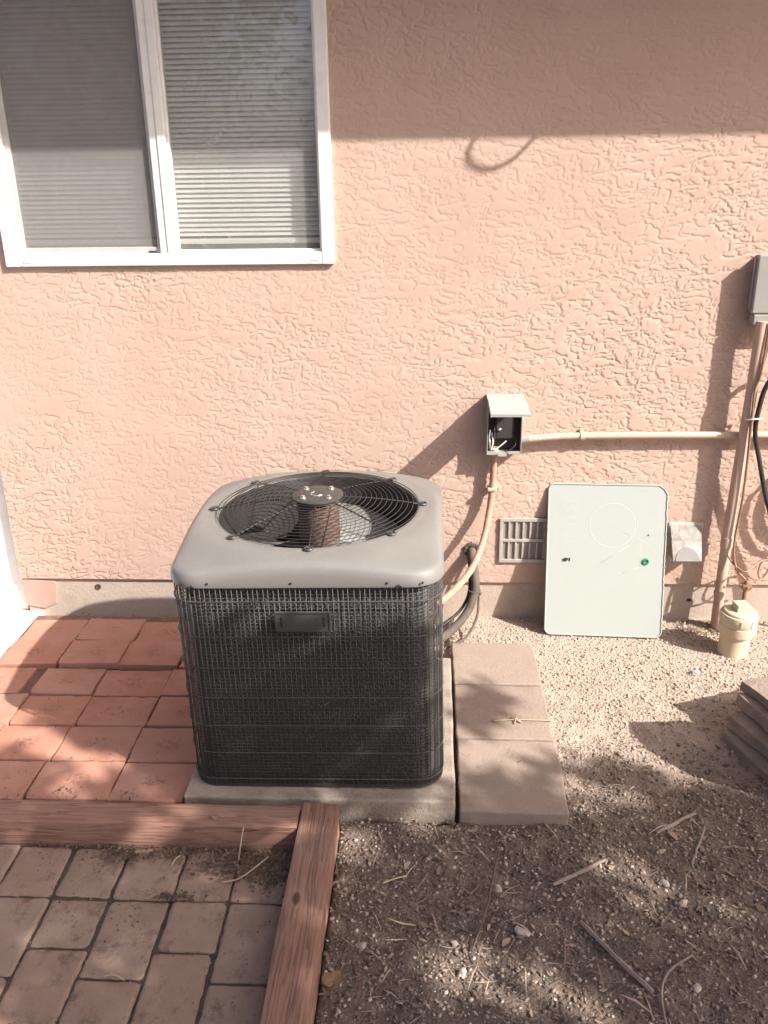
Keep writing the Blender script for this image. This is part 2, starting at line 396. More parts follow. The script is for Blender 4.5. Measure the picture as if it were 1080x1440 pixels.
pb_ = NB(); box(pb_, (-3.0, -3.3, -.05), (-.345, -1.325, .0150)); paver_bed = obj('paver_patio', pb_, 'bed'); tag(paver_bed, kind='structure')

# ------------------------------------------------------------------ the house
house = empty('house', (0, 0, 0)); tag(house, 'salmon pink stucco house wall on a concrete foundation with sliding window', 'house')
WX0, WX1, WZ0, WZ1 = -1.470, -.343, 1.376, 2.50
b = NB()
xs = [-1.642, WX0, WX1, 6.0]; zs = [.153, WZ0, WZ1, 2.72]
T = .16
def quad(bm, *p): return bm.faces.new([bm.verts.new(q) for q in p])
GX0, GX1, GZ1 = -1.642, 1.60, 2.30       # the part of the wall that shows is trowelled in relief
for i in range(3):
    for j in range(3):
        if i == 1 and j == 1: continue
        for Y in (T,): quad(b, (xs[i], Y, zs[j]), (xs[i+1], Y, zs[j]), (xs[i+1], Y, zs[j+1]), (xs[i], Y, zs[j+1]))
quad(b, (WX0, 0, WZ0), (WX1, 0, WZ0), (WX1, T, WZ0), (WX0, T, WZ0)); quad(b, (WX0, 0, WZ1), (WX1, 0, WZ1), (WX1, T, WZ1), (WX0, T, WZ1))
quad(b, (WX0, 0, WZ0), (WX0, 0, WZ1), (WX0, T, WZ1), (WX0, T, WZ0)); quad(b, (WX1, 0, WZ0), (WX1, 0, WZ1), (WX1, T, WZ1), (WX1, T, WZ0))
quad(b, (xs[0], 0, zs[0]), (xs[3], 0, zs[0]), (xs[3], T, zs[0]), (xs[0], T, zs[0]))
quad(b, (xs[0], T, zs[0]), (xs[0], 6, zs[0]), (xs[0], 6, zs[3]), (xs[0], T, zs[3]))
quad(b, (xs[0], 0, zs[0]), (xs[0], T, zs[0]), (xs[0], T, zs[3]), (xs[0], 0, zs[3]))
quad(b, (GX1, 0, zs[0]), (6.0, 0, zs[0]), (6.0, 0, 2.72), (GX1, 0, 2.72))
quad(b, (GX0, 0, GZ1), (WX0, 0, GZ1), (WX0, 0, 2.72), (GX0, 0, 2.72)); quad(b, (WX1, 0, GZ1), (GX1, 0, GZ1), (GX1, 0, 2.72), (WX1, 0, 2.72)); quad(b, (WX0, 0, WZ1), (WX1, 0, WZ1), (WX1, 0, 2.72), (WX0, 0, 2.72))
wall = obj('wall', b, 'stucco', house)
def fbm(x, z, sc_, oc, seed, rough=.55):
    o_, a_, tot = 0, 1.0, 0
    for k in range(oc): o_ = o_+a_*vnoise(x, z, sc_*2**k, seed+k); tot += a_; a_ *= rough
    return o_/tot
def sst(v, a, c):
    t_ = np.clip((v-a)/(c-a), 0, 1); return t_*t_*(3-2*t_)
def trowel(X, Z):
    """thin skim coats dragged on with a trowel: flat islands parted by narrow, broken crevices"""
    wx = .030*(fbm(X, Z, 9, 3, 200)-.5); wz = .020*(fbm(X, Z, 9, 3, 210)-.5)
    th = R(14)*(fbm(X, Z, .9, 2, 220)-.5)*4
    x = X+wx+np.sin(th)*Z*.15; z = Z+wz+np.sin(th)*X*.10; h = np.zeros_like(X); g_ = np.zeros_like(X)
    for q, (sx, sz, oc, ths, amp) in enumerate(((8.0, 17.0, 4, (.41, .50, .59), 1.0), (15.0, 27.0, 3, (.40, .50, .60), .9), (27.0, 38.0, 2, (.40, .50, .60), .75))):
        n_ = fbm(x*sx, z*sz, 1.0, oc, 230+20*q, .55); gz_, gx__ = np.gradient(n_, CELL); gr = np.maximum(np.hypot(gx__, gz_), 2.0)
        for r_, t0 in enumerate(ths):
            m_ = sst(fbm(X, Z*1.3, (13, 17, 15)[q], 3, 300+20*q+5*r_), .53, .58)
            d_ = (n_-t0)/gr                                   # signed distance to the edge of this coat
            g_ = np.maximum(g_, amp*m_*(1-sst(np.abs(d_), .0005, .0024))); h += .14*m_*sst(d_, -.002, .002)
    big = .5+.6*sst(fbm(X, Z, 1.7, 2, 400), .3, .7)
    gg = g_.copy()
    for k, w_ in ((1, .58), (2, .30), (3, .12)):              # crevices feathered away from the sun, shaped to stay dark without bright edges
        gg[:-k, :-k] = np.maximum(gg[:-k, :-k], w_*g_[k:, k:])
    return (.0004*h-.0031*gg)*big + .0006*(fbm(X, Z, 4, 3, 410)-.5)
CELL = .0028
gxs = np.arange(GX0, GX1+CELL, CELL); gxs[-1] = GX1; gzs = np.arange(.153, GZ1+CELL, CELL); gzs[-1] = GZ1
XX, ZZ = np.meshgrid(gxs, gzs); HH = trowel(XX, ZZ)
idx = np.arange(XX.size).reshape(XX.shape)
cx_ = (XX[:-1, :-1]+XX[1:, 1:])/2; cz_ = (ZZ[:-1, :-1]+ZZ[1:, 1:])/2
keep = ~((cx_ > WX0) & (cx_ < WX1) & (cz_ > WZ0) & (cz_ < WZ1))
FF = np.stack([idx[:-1, :-1][keep], idx[:-1, 1:][keep], idx[1:, 1:][keep], idx[1:, :-1][keep]], 1)
uq, inv = np.unique(FF, return_inverse=True)
o = npmesh('stucco_coat', np.stack([XX.ravel(), -HH.ravel(), ZZ.ravel()], 1)[uq], inv.reshape(FF.shape), 'stucco'); o.parent = house
b = NB(); box(b, (-1.632, .012, -.15), (6, .2, .1525), .004); box(b, (-1.632, .2, -.15), (-1.5, 6, .1525))
obj('foundation', b, 'found', house)
pp = NB(); pv = [(-1.638, .030), (-1.560, .016), (-1.512, .040), (-1.502, .128), (-1.510, .138), (-1.638, .150)]
f1 = [pp.verts.new((x, .006, z)) for x, z in pv]; f2 = [pp.verts.new((x, .03, z)) for x, z in pv]
pp.faces.new(f1); pp.faces.new(f2[::-1])
for i in range(6): pp.faces.new((f1[i], f1[(i+1) % 6], f2[(i+1) % 6], f2[i]))
o = obj('corner_patch', pp, 'pinkpatch', house); tag(o, 'pinkish painted concrete patch at the foundation corner')
for x, z in ((-1.332, .113), (1.006, .078), (1.012, .079)):
    b = NB()
    rr = .011 if x < 0 else .006
    for k, (r_, y_) in enumerate(((rr, .012), (rr, .006), (rr*.55, .006), (rr*.55, .011))): pass
    tube(b, [(x+rr*.8*math.cos(a), .0105, z+rr*.8*math.sin(a)) for a in np.linspace(0, 2*math.pi, 14)[:-1]], rr*.32, 6, True)
    tube(b, [(x, .0125, z), (x, .0095, z)], rr*.62, 12)
    obj('form_tie', b, 'founddark', house, True, 40)
gate = empty('side_gate', (-1.642, .03, 0)); tag(gate, 'bright white vinyl gate panel beside the house corner at the left edge', 'gate')
for k in range(11):
    bx('board', (-.002-.125*(k+1)+.002, .0, -.02), (-.002-.125*k, .022, 1.85), 'vinyl', gate, .003, 1)
bx('rail', (-1.40, .0225, .25), (-.005, .06, .34), 'vinyl', gate, .003); bx('rail', (-1.40, .0225, 1.5), (-.005, .06, 1.59), 'vinyl', gate, .003)
# eave
b = NB(); box(b, (-2.3, -.50, 2.612), (6.2, .1, 2.63)); roof = obj('soffit', b, 'soffit', house)
b = NB(); box(b, (-2.32, -.535, 2.60), (6.22, -.502, 2.76), .003); obj('fascia', b, 'soffit', house)
b = NB(); P = [(-.60, 2.765), (4.0, 4.3), (4.0, 4.36), (-.62, 2.80)]
A = [b.verts.new((-2.4, y, z)) for y, z in P]; B = [b.verts.new((6.3, y, z)) for y, z in P]
b.faces.new(A); b.faces.new(B[::-1])
for i in range(4): b.faces.new((A[i], A[(i+1) % 4], B[(i+1) % 4], B[i]))
obj('roof', b, 'roof', house)
# window
win = empty('window'); win.parent = house
b = NB()
box(b, (-1.481, -.016, 1.365), (-1.430, .030, 2.52), .004); box(b, (-.374, -.016, 1.365), (-.332, .030, 2.52), .004)
box(b, (-1.4295, -.0155, 1.3655), (-.3745, .030, 1.406), .004); box(b, (-1.4295, -.0155, 2.46), (-.3745, .030, 2.52), .004)
fr = obj('frame', b, 'vinyl', win)
b = NB(); box(b, (-.932, -.009, 1.4065), (-.906, .029, 2.4595), .003); box(b, (-.9055, -.013, 1.4065), (-.878, .029, 2.4595), .003)
obj('meeting_stile', b, 'vinyl', win)
b = NB()   # bead around the fixed pane
box(b, (-.8775, .004, 1.4065), (-.8695, .028, 2.4595), .002); box(b, (-.3815, .004, 1.4065), (-.3745, .028, 2.4595), .002)
box(b, (-.869, .004, 1.4065), (-.382, .028, 1.4145), .002); obj('glazing_bead', b, 'vinyl', win)
b = NB()   # screen frame over the sliding sash
box(b, (-1.4292, .002, 1.4065), (-1.410, .020, 2.4595), .003); box(b, (-.944, .002, 1.4065), (-.9322, .020, 2.4595), .003)
box(b, (-1.4097, .003, 1.4065), (-.9443, .019, 1.426), .003); obj('screen_frame', b, 'alu', win)
b = NB(); box(b, (-1.4097, .010, 1.4262), (-.9443, .0106, 2.4595)); obj('insect_screen', b, 'screen', win)
b = NB(); box(b, (-.975, -.002, 1.4068), (-.946, .002, 1.413), .001); obj('screen_latch', b, 'grille', win)
for x0_, x1_, y_ in ((-1.428, -.934, .022), (-.876, -.376, .016)):
    o = npmesh('pane', [(x0_, y_, 1.407), (x1_, y_, 1.407), (x1_, y_, 2.459), (x0_, y_, 2.459)], [[0, 1, 2, 3]], 'glass'); o.parent = win
for x in (-1.405, -.40):
    b = NB(); box(b, (x-.013, -.0165, 1.377), (x+.013, -.0154, 1.3805)); box(b, (x-.013, -.0165, 1.3725), (x-.010, -.0154, 1.3768)); box(b, (x+.010, -.0165, 1.3725), (x+.013, -.0154, 1.3768))
    obj('weep_slot', b, 'alu', win)
b = NB(); box(b, (-1.60, .0, 1.20), (-.2, .02, 2.7)); b.free()
b = NB(); lo, hi = (-1.9, .1605, 1.15), (.2, .75, 2.70)
quad(b, (lo[0], hi[1], lo[2]), (hi[0], hi[1], lo[2]), (hi[0], hi[1], hi[2]), (lo[0], hi[1], hi[2]))
for x in (lo[0], hi[0]): quad(b, (x, lo[1], lo[2]), (x, hi[1], lo[2]), (x, hi[1], hi[2]), (x, lo[1], hi[2]))
for z in (lo[2], hi[2]): quad(b, (lo[0], lo[1], z), (hi[0], lo[1], z), (hi[0], hi[1], z), (lo[0], hi[1], z))
obj('room_lining', b, 'room', house)
bx('inner_sill', (-1.4695, .0305, 1.3765), (-.3435, .16, 1.392), 'vinyl', win, .003)
# blind
blind = empty('window_blind', (-.9065, .052, 2.46)); tag(blind, 'off white horizontal slat blind hanging behind the window panes', 'blind')
b = NB(); prof = []
for k in range(7):
    s = (k/6-.5)*.0245; z = -.0022*(1-(2*(k/6)-1)**2)
    prof.append((s, z))
up_ = []; 
for x in (-.548, .548): up_.append([b.verts.new((x, s, -z)) for s, z in prof])
for k in range(6): b.faces.new((up_[0][k], up_[1][k], up_[1][k+1], up_[0][k+1]))
slat = obj('slat', b, 'slat', blind, True); slat.rotation_euler = (R(50), 0, 0)
zz = -.03; first = True
while zz > -1.00:
    if first: slat.location = (0, 0, zz); first = False
    else: inst(slat, blind, (0, rng.uniform(-.0006, .0006), zz), (R(50+rng.uniform(-2.5, 2.5)), 0, 0))
    zz -= .0158
bx('bottom_rail', (-.548, -.012, -1.030), (.548, .012, -1.012), 'slat', blind, .004)
bx('head_rail', (-.55, -.015, -.02), (.55, .02, .015), 'slat', blind, .002)

# ------------------------------------------------------------------ air conditioner
AC = empty('air_conditioner', (-.314, -.777, .066), (0, R(-.9), 0)); tag(AC, 'black caged air conditioner condenser with grey top on a concrete pad', 'air conditioner')
HW = .3525
def rrect(h, r, n=8, cx=0, cy=0):
    out = []
    for q, (sx, sy) in enumerate(((1, 1), (-1, 1), (-1, -1), (1, -1))):
        for k in range(n+1):
            a = (q*90 + 90*k/n)*math.pi/180
            out.append((cx+sx*(h-r)+r*math.cos(a), cy+sy*(h-r)+r*math.sin(a)))
    return out
def loops(bm, rings, close=True):
    RV = [[bm.verts.new(p) for p in r] for r in rings]
    for A, B in zip(RV, RV[1:]):
        n = len(A)
        for k in range(n): bm.faces.new((A[k], A[(k+1) % n], B[(k+1) % n], B[k]))
    return RV
b = NB()
rv = loops(b, [[(x, y, z) for x, y in rrect(h, .075)] for h, z in ((.343, .0), (.353, .003), (.354, .011), (.345, .014))])
b.faces.new(rv[0][::-1]); b.faces.new(rv[-1]); obj('base_pan', b, 'pan', AC, True, 35)
b = NB(); rv = loops(b, [[(x, y, z) for x, y in rrect(.330, .07)] for z in (.0145, .2, .4, .634)]); obj('coil', b, 'coil', AC, True, 60)
# guard wires: verticals
b = NB(); tube(b, [(0, 0, .010), (0, 0, .637)], .00125, 6); wire = obj('guard_wire', b, 'black', AC, True)
pts = rrect(HW, .072, 6); per = []
PP = pts + [pts[0]]
tot = sum(math.dist(PP[i], PP[i+1]) for i in range(len(pts))); NW = 196; step = tot/NW; acc = 0; i = 0; pos = 0
for w in range(NW):
    d = w*step
    while pos + math.dist(PP[i], PP[i+1]) < d: pos += math.dist(PP[i], PP[i+1]); i += 1
    t_ = (d-pos)/math.dist(PP[i], PP[i+1]); x = PP[i][0]+(PP[i+1][0]-PP[i][0])*t_; y = PP[i][1]+(PP[i+1][1]-PP[i][1])*t_
    if w == 0: wire.location = (x, y, 0)
    else: inst(wire, AC, (x+rng.uniform(-.0008, .0008), y, 0), (rng.uniform(-.003, .003), rng.uniform(-.003, .003), 0))
b = NB(); tube(b, [(x*1.007, y*1.007, 0) for x, y in rrect(HW, .072, 6)], .0016, 6, True); hoop = obj('guard_hoop', b, 'black', AC, True)
for k, z in enumerate((.030, .118, .206, .296, .388, .482, .585)):
    if k == 0: hoop.location = (0, 0, z)
    else: inst(hoop, AC, (0, 0, z))
# inner fine mesh rows of fins seen between wires
b = NB()
for z in np.arange(.022, .63, .0105):
    tube(b, [(x, y, z) for x, y in rrect(.3415, .07, 4)], .0011, 4, True)
o = obj('fin_rows', b, 'black', AC); tag(o, kind='stuff')
# corner posts and screws
for sx, sy in ((-1, -1), (1, -1), (-1, 1), (1, 1)):
    b = NB(); tube(b, [(sx*.308, sy*.308, .012), (sx*.308, sy*.308, .64)], .008, 8); obj('corner_post', b, 'black', AC, True)
# name plate
npl = bx('name_plate', (-.079, -.3625, .500), (.068, -.3575, .560), 'plate_dark', AC, .002)
b = NB()
box(b, (-.077, -.3645, .555), (.066, -.3626, .558)); box(b, (-.077, -.3645, .502), (.066, -.3626, .505)); box(b, (-.077, -.3645, .5055), (-.074, -.3626, .5545)); box(b, (.063, -.3645, .5055), (.066, -.3626, .5545))
obj('plate_rim', b, 'hub', npl)
for x in (-.060, .050):
    b = NB(); box(b, (x-.0018, -.3638, .516), (x+.0018, -.3627, .546)); obj('slot', b, 'rubber', npl)
# top cover
def cap_z(x, y):
    d = math.hypot(x, y-.018); s = min(max((d-.325)/(.47-.325), 0), 1); s = s*s*(3-2*s)
    return .698 - .030*s
N4 = 128
ang = [2*math.pi*k/N4 for k in range(N4)]
_rr = rrect
def rrect(h, r, n=8):          # rounded square; n = N4 samples it by even angles
    if n != N4: return _rr(h, r, n)
    out = []
    for a in ang:
        c, q = abs(math.cos(a)), abs(math.sin(a)); i = h-r
        rad = h/max(c, q)
        if min(c, q)*rad > i:
            bq = i*(c+q); rad = bq+math.sqrt(max(bq*bq-2*i*i+r*r, 0))
        out.append((rad*math.cos(a), rad*math.sin(a)))
    return out
FR = .296; CY = .018
rings = []
rings.append([(x, y, .627) for x, y in rrect(.354, .083, N4)])
rings.append([(x, y, .627) for x, y in rrect(.3595, .086, N4)])
rings.append([(x, y, .632) for x, y in rrect(.3605, .087, N4)])
rings.append([(x, y, cap_z(x, y)-.026) for x, y in rrect(.3595, .087, N4)])
rings.append([(x, y, cap_z(x, y)-.012) for x, y in rrect(.3570, .086, N4)])
rings.append([(x, y, cap_z(x, y)-.004) for x, y in rrect(.3510, .085, N4)])
R4 = rrect(.342, .085, N4); rings.append([(x, y, cap_z(x, y)) for x, y in R4])
for s in (.2, .4, .6, .8, 1.0):
    ring = []
    for (x, y), a in zip(R4, ang):
        cx_, cy_ = (FR+.012)*math.cos(a), CY+(FR+.012)*math.sin(a)
        if math.hypot(cx_, cy_) > math.hypot(x, y)*.995: cx_, cy_ = x*.995, y*.995
        X, Y = x+(cx_-x)*s, y+(cy_-y)*s; ring.append((X, Y, cap_z(X, Y)))
    rings.append(ring)
rings.append([(FR*math.cos(a), CY+FR*math.sin(a), .7005) for a in ang])
rings.append([((FR-.006)*math.cos(a), CY+(FR-.006)*math.sin(a), .6985) for a in ang])
rings.append([((FR-.009)*math.cos(a), CY+(FR-.009)*math.sin(a), .690) for a in ang])
b = NB(); loops(b, rings); topc = obj('top_cover', b, 'capgrey', AC, True, 50)
b = NB(); loops(b, [[((FR-.0095)*math.cos(a), CY+(FR-.0095)*math.sin(a), z) for a in np.linspace(0, 2*math.pi, 65)[:-1]] for z in (.690, .64, .50)]); obj('fan_shroud', b, 'shroud', AC, True)
b = NB(); tube(b, [(0, CY, .03), (0, CY, .034)], .30, 40); obj('pan_floor', b, 'shroud', AC)
for x, y in ((-.315, 0), (-.245, 0), (-.03, 0), (.215, 0), (.305, 0)):
    b = NB(); tube(b, [(x, -.3585, .640), (x, -.3620, .640)], .0032, 10); obj('screw', b, 'rubber', topc)
for x in (-.285, .246):
    b = NB(); tube(b, [(x+.007*math.cos(a), -.3618, .628+.007*math.sin(a)) for a in np.linspace(R(-20), R(200), 10)], .0018, 6); obj('wire_clip', b, 'hub', topc, True)
# grille
grl = empty('fan_grille', (0, CY, 0)); grl.parent = AC
def gzr(r): return .703 + .032*(1-(r/.30)**2)
b = NB(); tube(b, [(math.cos(a), math.sin(a), 0) for a in np.linspace(0, 2*math.pi, 97)[:-1]], .0055, 6, True); b.free()
for k in range(15):
    r_ = .080 + k*(.291-.080)/14
    b = NB(); tube(b, [(r_*math.cos(a), r_*math.sin(a), 0) for a in np.linspace(0, 2*math.pi, 73)[:-1]], .0012, 6, True)
    obj('grille_ring', b, 'grille', grl, True, loc=(0, 0, gzr(r_)))
for k in range(8):
    a = R(45*k+2); b = NB()
    tube(b, [(r_*math.cos(a), r_*math.sin(a), gzr(r_)-.003) for r_ in np.linspace(.055, .298, 10)], .0023, 6); sp = obj('spoke', b, 'grille', grl, True)
    b = NB(); n_ = Vector((-math.sin(a), math.cos(a), 0)); c_ = Vector((math.cos(a), math.sin(a), 0))
    tube(b, [c_*(.302+.011*math.cos(q))+n_*.011*math.sin(q)+Vector((0, 0, .703)) for q in np.linspace(0, 2*math.pi, 13)[:-1]], .003, 6, True)
    tube(b, [c_*.301+Vector((0, 0, .7)), c_*.301+Vector((0, 0, .7065))], .006, 8); obj('mount_tab', b, 'hub', sp, True, 40)
b = NB(); lathe(b, [(.001, .732), (.070, .732), (.074, .7335), (.0745, .7375), (.071, .740), (.03, .742), (.001, .742)], 40, cap=False); hubp = obj('hub_plate', b, 'hub', grl, True, 40)
for k in range(4):
    a = R(45+90*k); b = NB(); lathe(b, [(.0085, .7405), (.0085, .743), (.0055, .7435), (.0055, .749), (.002, .750)], 12, (.052*math.cos(a), .052*math.sin(a), 0)); obj('bolt', b, 'bolt', hubp, True, 40)
b = NB(); tube(b, [(.018*math.cos(a), -.004+.018*math.sin(a), .7422) for a in np.linspace(R(120), R(330), 14)], .0022, 6); obj('embossed_arc', b, 'bolt', hubp, True)
mo = NB(); lathe(mo, [(.001, .725), (.050, .725), (.060, .718), (.060, .605), (.055, .59), (.012, .588), (.012, .56), (.001, .56)], 32, (0, CY, 0), False); obj('fan_motor', mo, 'rust', AC, True, 40)
for k in range(3):
    a0 = R(-62+120*k); b = NB(); n1, n2 = 8, 10; g = []
    for i in range(n1+1):
        r_ = .055+.228*i/n1; row = []
        for j in range(n2+1):
            aa = a0 + (j/n2-.5)*R(88)*(.62+.38*i/n1); row.append(b.verts.new((r_*math.cos(aa), CY+r_*math.sin(aa), .575+.075*(j/n2-.5)+.012*math.sin(math.pi*j/n2))))
        g.append(row)
    for i in range(n1):
        for j in range(n2): b.faces.new((g[i][j], g[i+1][j], g[i+1][j+1], g[i][j+1]))
    bmesh.ops.solidify(b, geom=b.faces[:], thickness=.002); obj('fan_blade', b, 'blade', AC, True, 50)

# pad
def slabmesh(w, d, h, bev, seed, amp=.002):
    """stone or tile block, origin at the centre of its base; worn, uneven edges"""
    b = NB(); box(b, (-w/2, -d/2, 0), (w/2, d/2, h), bev, 3)
    bmesh.ops.subdivide_edges(b, edges=[e for e in b.edges if e.calc_length() > .03], cuts=7, use_grid_fill=True)
    for v in b.verts:
        x, y, z = v.co
        k = (float(vnoise(np.array(x), np.array(y), 38, seed))-.5)*2; k2 = (float(vnoise(np.array(x+z), np.array(y-z), 75, seed+9))-.5)*2
        ed = max(abs(x)/(w/2), abs(y)/(d/2)); m = 1.0 if ed > .93 else .35
        v.co += Vector((x/(w/2), y/(d/2), 0))*amp*(k+k2*.6)*(1 if ed > .9 else 0) + Vector((0, 0, 1))*amp*m*(k*.5+k2*.4)*(1 if z > h*.5 else 0)
    return b
pad = obj('concrete_pad', slabmesh(.756, .76, .085, .008, 3, .002), 'pad', None, True, 45, (-.305, -.795, -.022))
tag(pad, 'grey concrete slab carrying the air conditioner', 'concrete pad')

# stepping slabs beside the pad
for k, (y0, y1, lab) in enumerate(((-.540, -.262, 'square brown stepping slab nearest the house wall, right of the air conditioner'), (-.848, -.545, 'middle brown stepping slab with a twig lying across it'), (-1.182, -.853, 'brown stepping slab farthest from the wall, its front edge in the dirt'))):
    o = obj('stepping_slab', slabmesh(.298, y1-y0-.004, .055, .006, 20+k, .0022), 'slab', None, True, 45, (.230+.002*k, (y0+y1)/2, -.02+.001*k))
    o.rotation_euler = (R(.3*(k-1)), R(.4), R(.6*(1-k))); tag(o, lab, 'paving slab', 'slabs beside the condenser pad')

# terracotta tiles on the patio
TZ = -.003
tl = [obj('tile', slabmesh(.219, .171, .028, .003, 40+k, .0026), 'tile', tile_bed, True, 45) for k in range(3)]
used = [False]*3
rows = [(-.107, -.277), (-.281, -.452), (-.457, -.623), (-.628, -.797), (-.802, -.976), (-.981, -1.156)]
joints = [(-1.555, -1.336, -1.113, -.892, -.67), (-1.555, -1.336, -1.113, -.892, -.67), (-1.60, -1.368, -1.150, -.912, -.69), (-1.585, -1.362, -1.139, -.908, -.69), (-1.60, -1.372, -1.149, -.915, -.69), (-1.60, -1.378, -1.157, -.913, -.69)]
lift = {(1, 0): .009, (1, 1): .013, (1, 2): .006, (0, 1): .006, (0, 0): .004, (2, 1): .0, (2, 2): -.006, (1, 3): .004}
for r_, ((y1, y0), js) in enumerate(zip(rows, joints)):
    js = (js[0]-.222,)+js if r_ >= 2 else js
    for c_, (x0, x1) in enumerate(zip(js, js[1:])):
        cc = c_ if r_ < 2 else c_-1
        k = rng.randrange(3)
        x1c = min(x1, -.690); w = x1c-x0-.005; d = y1-y0-.005
        if w < .03: continue
        rz = rng.uniform(-.022, .022); dz = TZ+rng.uniform(-.002, .003)+lift.get((r_, cc), 0)
        loc = ((x0+x1c)/2+rng.uniform(-.003, .003), (y0+y1)/2+rng.uniform(-.003, .003), dz)
        rot = (rng.uniform(-.012, .012), rng.uniform(-.012, .012), rz)
        if (r_, cc) == (2, 0): w -= .03; loc = (loc[0]-.018, loc[1], loc[2])
        s = (w/.219, d/.171, 1)
        if not used[k]: o = tl[k]; used[k] = True; o.location, o.rotation_euler, o.scale = loc, rot, s
        else: inst(tl[k], tile_bed, loc, rot, s)
# tumbled pavers
def pavermesh(w, d, h, seed):
    """tumbled block: rounded, chipped corners and a worn top edge"""
    g = random.Random(seed); b = NB(); r0 = .010; base = []
    for q, (sx, sy) in enumerate(((1, 1), (-1, 1), (-1, -1), (1, -1))):
        r = r0*g.uniform(.5, 1.6); n = 5
        pts = [(sx*(w/2-r)+r*math.cos(R(q*90+90*k/n)), sy*(d/2-r)+r*math.sin(R(q*90+90*k/n))) for k in range(n+1)]
        nx_, ny_ = ((-1, 1), (-1, -1), (1, -1), (1, 1))[q]; base += pts
    full = []
    for p, q in zip(base, base[1:]+base[:1]):
        m = max(1, int(math.dist(p, q)/.014)); full += [(p[0]+(q[0]-p[0])*k/m, p[1]+(q[1]-p[1])*k/m) for k in range(m)]
    jit = [.0022*(float(vnoise(np.array(x), np.array(y), 45, seed))-.5)*2+g.uniform(-.0007, .0007) for x, y in full]
    rings = []
    for ins, z in ((0, 0), (0, h-.007), (.0018, h-.0028), (.0055, h-.0004), (.014, h), (.035, h+.0004), (.055, h+.0002)):
        ring = []
        for (x, y), j in zip(full, jit):
            l = math.hypot(x, y); k = (l-ins+j*(1 if ins < .01 else .4))/l; X, Y = x*k, y*k
            ring.append((X, Y, z+(.0014*(float(vnoise(np.array(X), np.array(Y), 60, seed+3))-.5) if z > .01 else 0)))
        rings.append(ring)
    rv = loops(b, rings); b.faces.new(rv[0][::-1]); b.faces.new(rv[-1]); bmesh.ops.triangulate(b, faces=[f for f in b.faces if len(f.verts) > 4])
    return b
pv_sq = [obj('paver', pavermesh(.146, .150, .03, 60+k), 'paver', paver_bed, True, 45) for k in range(3)]
pv_rc = [obj('paver', pavermesh(.146, .230, .03, 70+k), 'paver', paver_bed, True, 45) for k in range(3)]
pu = {}
cols = [(-1.395, -1.235), (-1.233, -1.083), (-1.081, -.934), (-.932, -.785), (-.783, -.632), (-.630, -.490), (-.488, -.347)]
for ci, (x0, x1) in enumerate(cols):
    y = -1.328; seq = ['first'] + (['r', 's', 'r', 's'] if ci % 2 == 0 else ['s', 'r', 's', 'r'])
    for q in seq:
        d = .178 if q == 'first' else (.231 if q == 'r' else .152)
        lst = pv_rc if q == 'r' else pv_sq; k = rng.randrange(3); src = lst[k]; base = .230 if q == 'r' else .150
        loc = ((x0+x1)/2+rng.uniform(-.002, .002), y-d/2, -.011+rng.uniform(-.003, .003)); rot = (rng.uniform(-.015, .015), rng.uniform(-.015, .015), rng.uniform(-.012, .012)+rng.choice((0, math.pi)))
        s = ((x1-x0-.003)/.146, (d-.004)/base, 1)
        if src.name not in pu: pu[src.name] = 1; src.location, src.rotation_euler, src.scale = loc, rot, s
        else: inst(src, paver_bed, loc, rot, s)
        y -= d

# landscape timbers
def timber(name, lo, hi, axis_, mat, seed):
    b = NB(); c = [(a+q)/2 for a, q in zip(lo, hi)]
    box(b, [a-m for a, m in zip(lo, c)], [a-m for a, m in zip(hi, c)], .0035, 2)
    bmesh.ops.subdivide_edges(b, edges=[e for e in b.edges if e.calc_length() > .3], cuts=40, use_grid_fill=True)
    bmesh.ops.subdivide_edges(b, edges=[e for e in b.edges if .06 < e.calc_length() < .3], cuts=4, use_grid_fill=True)
    for v in b.verts:
        s = v.co.x if axis_ == 'x' else v.co.y; q = v.co.y if axis_ == 'x' else v.co.x
        k = (float(vnoise(np.array(s), np.array(q*3+v.co.z*2), 9, seed))-.5); k2 = float(vnoise(np.array(s*.8), np.array(q*30+v.co.z*11), 3, seed+1))-.5
        v.co += v.co.normalized()*0 + Vector((0, k*.004, k*.003+k2*.004)) if axis_ == 'x' else Vector((k*.004+k2*.001, 0, k*.003+k2*.004))
    return obj(name, b, mat, None, True, 40, c)
o = timber('landscape_timber', (-3.0, -1.322, -.03), (-.344, -1.236, .088), 'x', 'timx', 5); tag(o, 'reddish landscape timber lying between the terracotta tiles and the brown pavers', 'timber')
o = timber('landscape_timber', (-.342, -3.2, -.03), (-.246, -1.224, .090), 'y', 'timy', 8); tag(o, 'reddish landscape timber running toward the camera beside the dirt', 'timber')
o.rotation_euler = (0, 0, R(-.1))

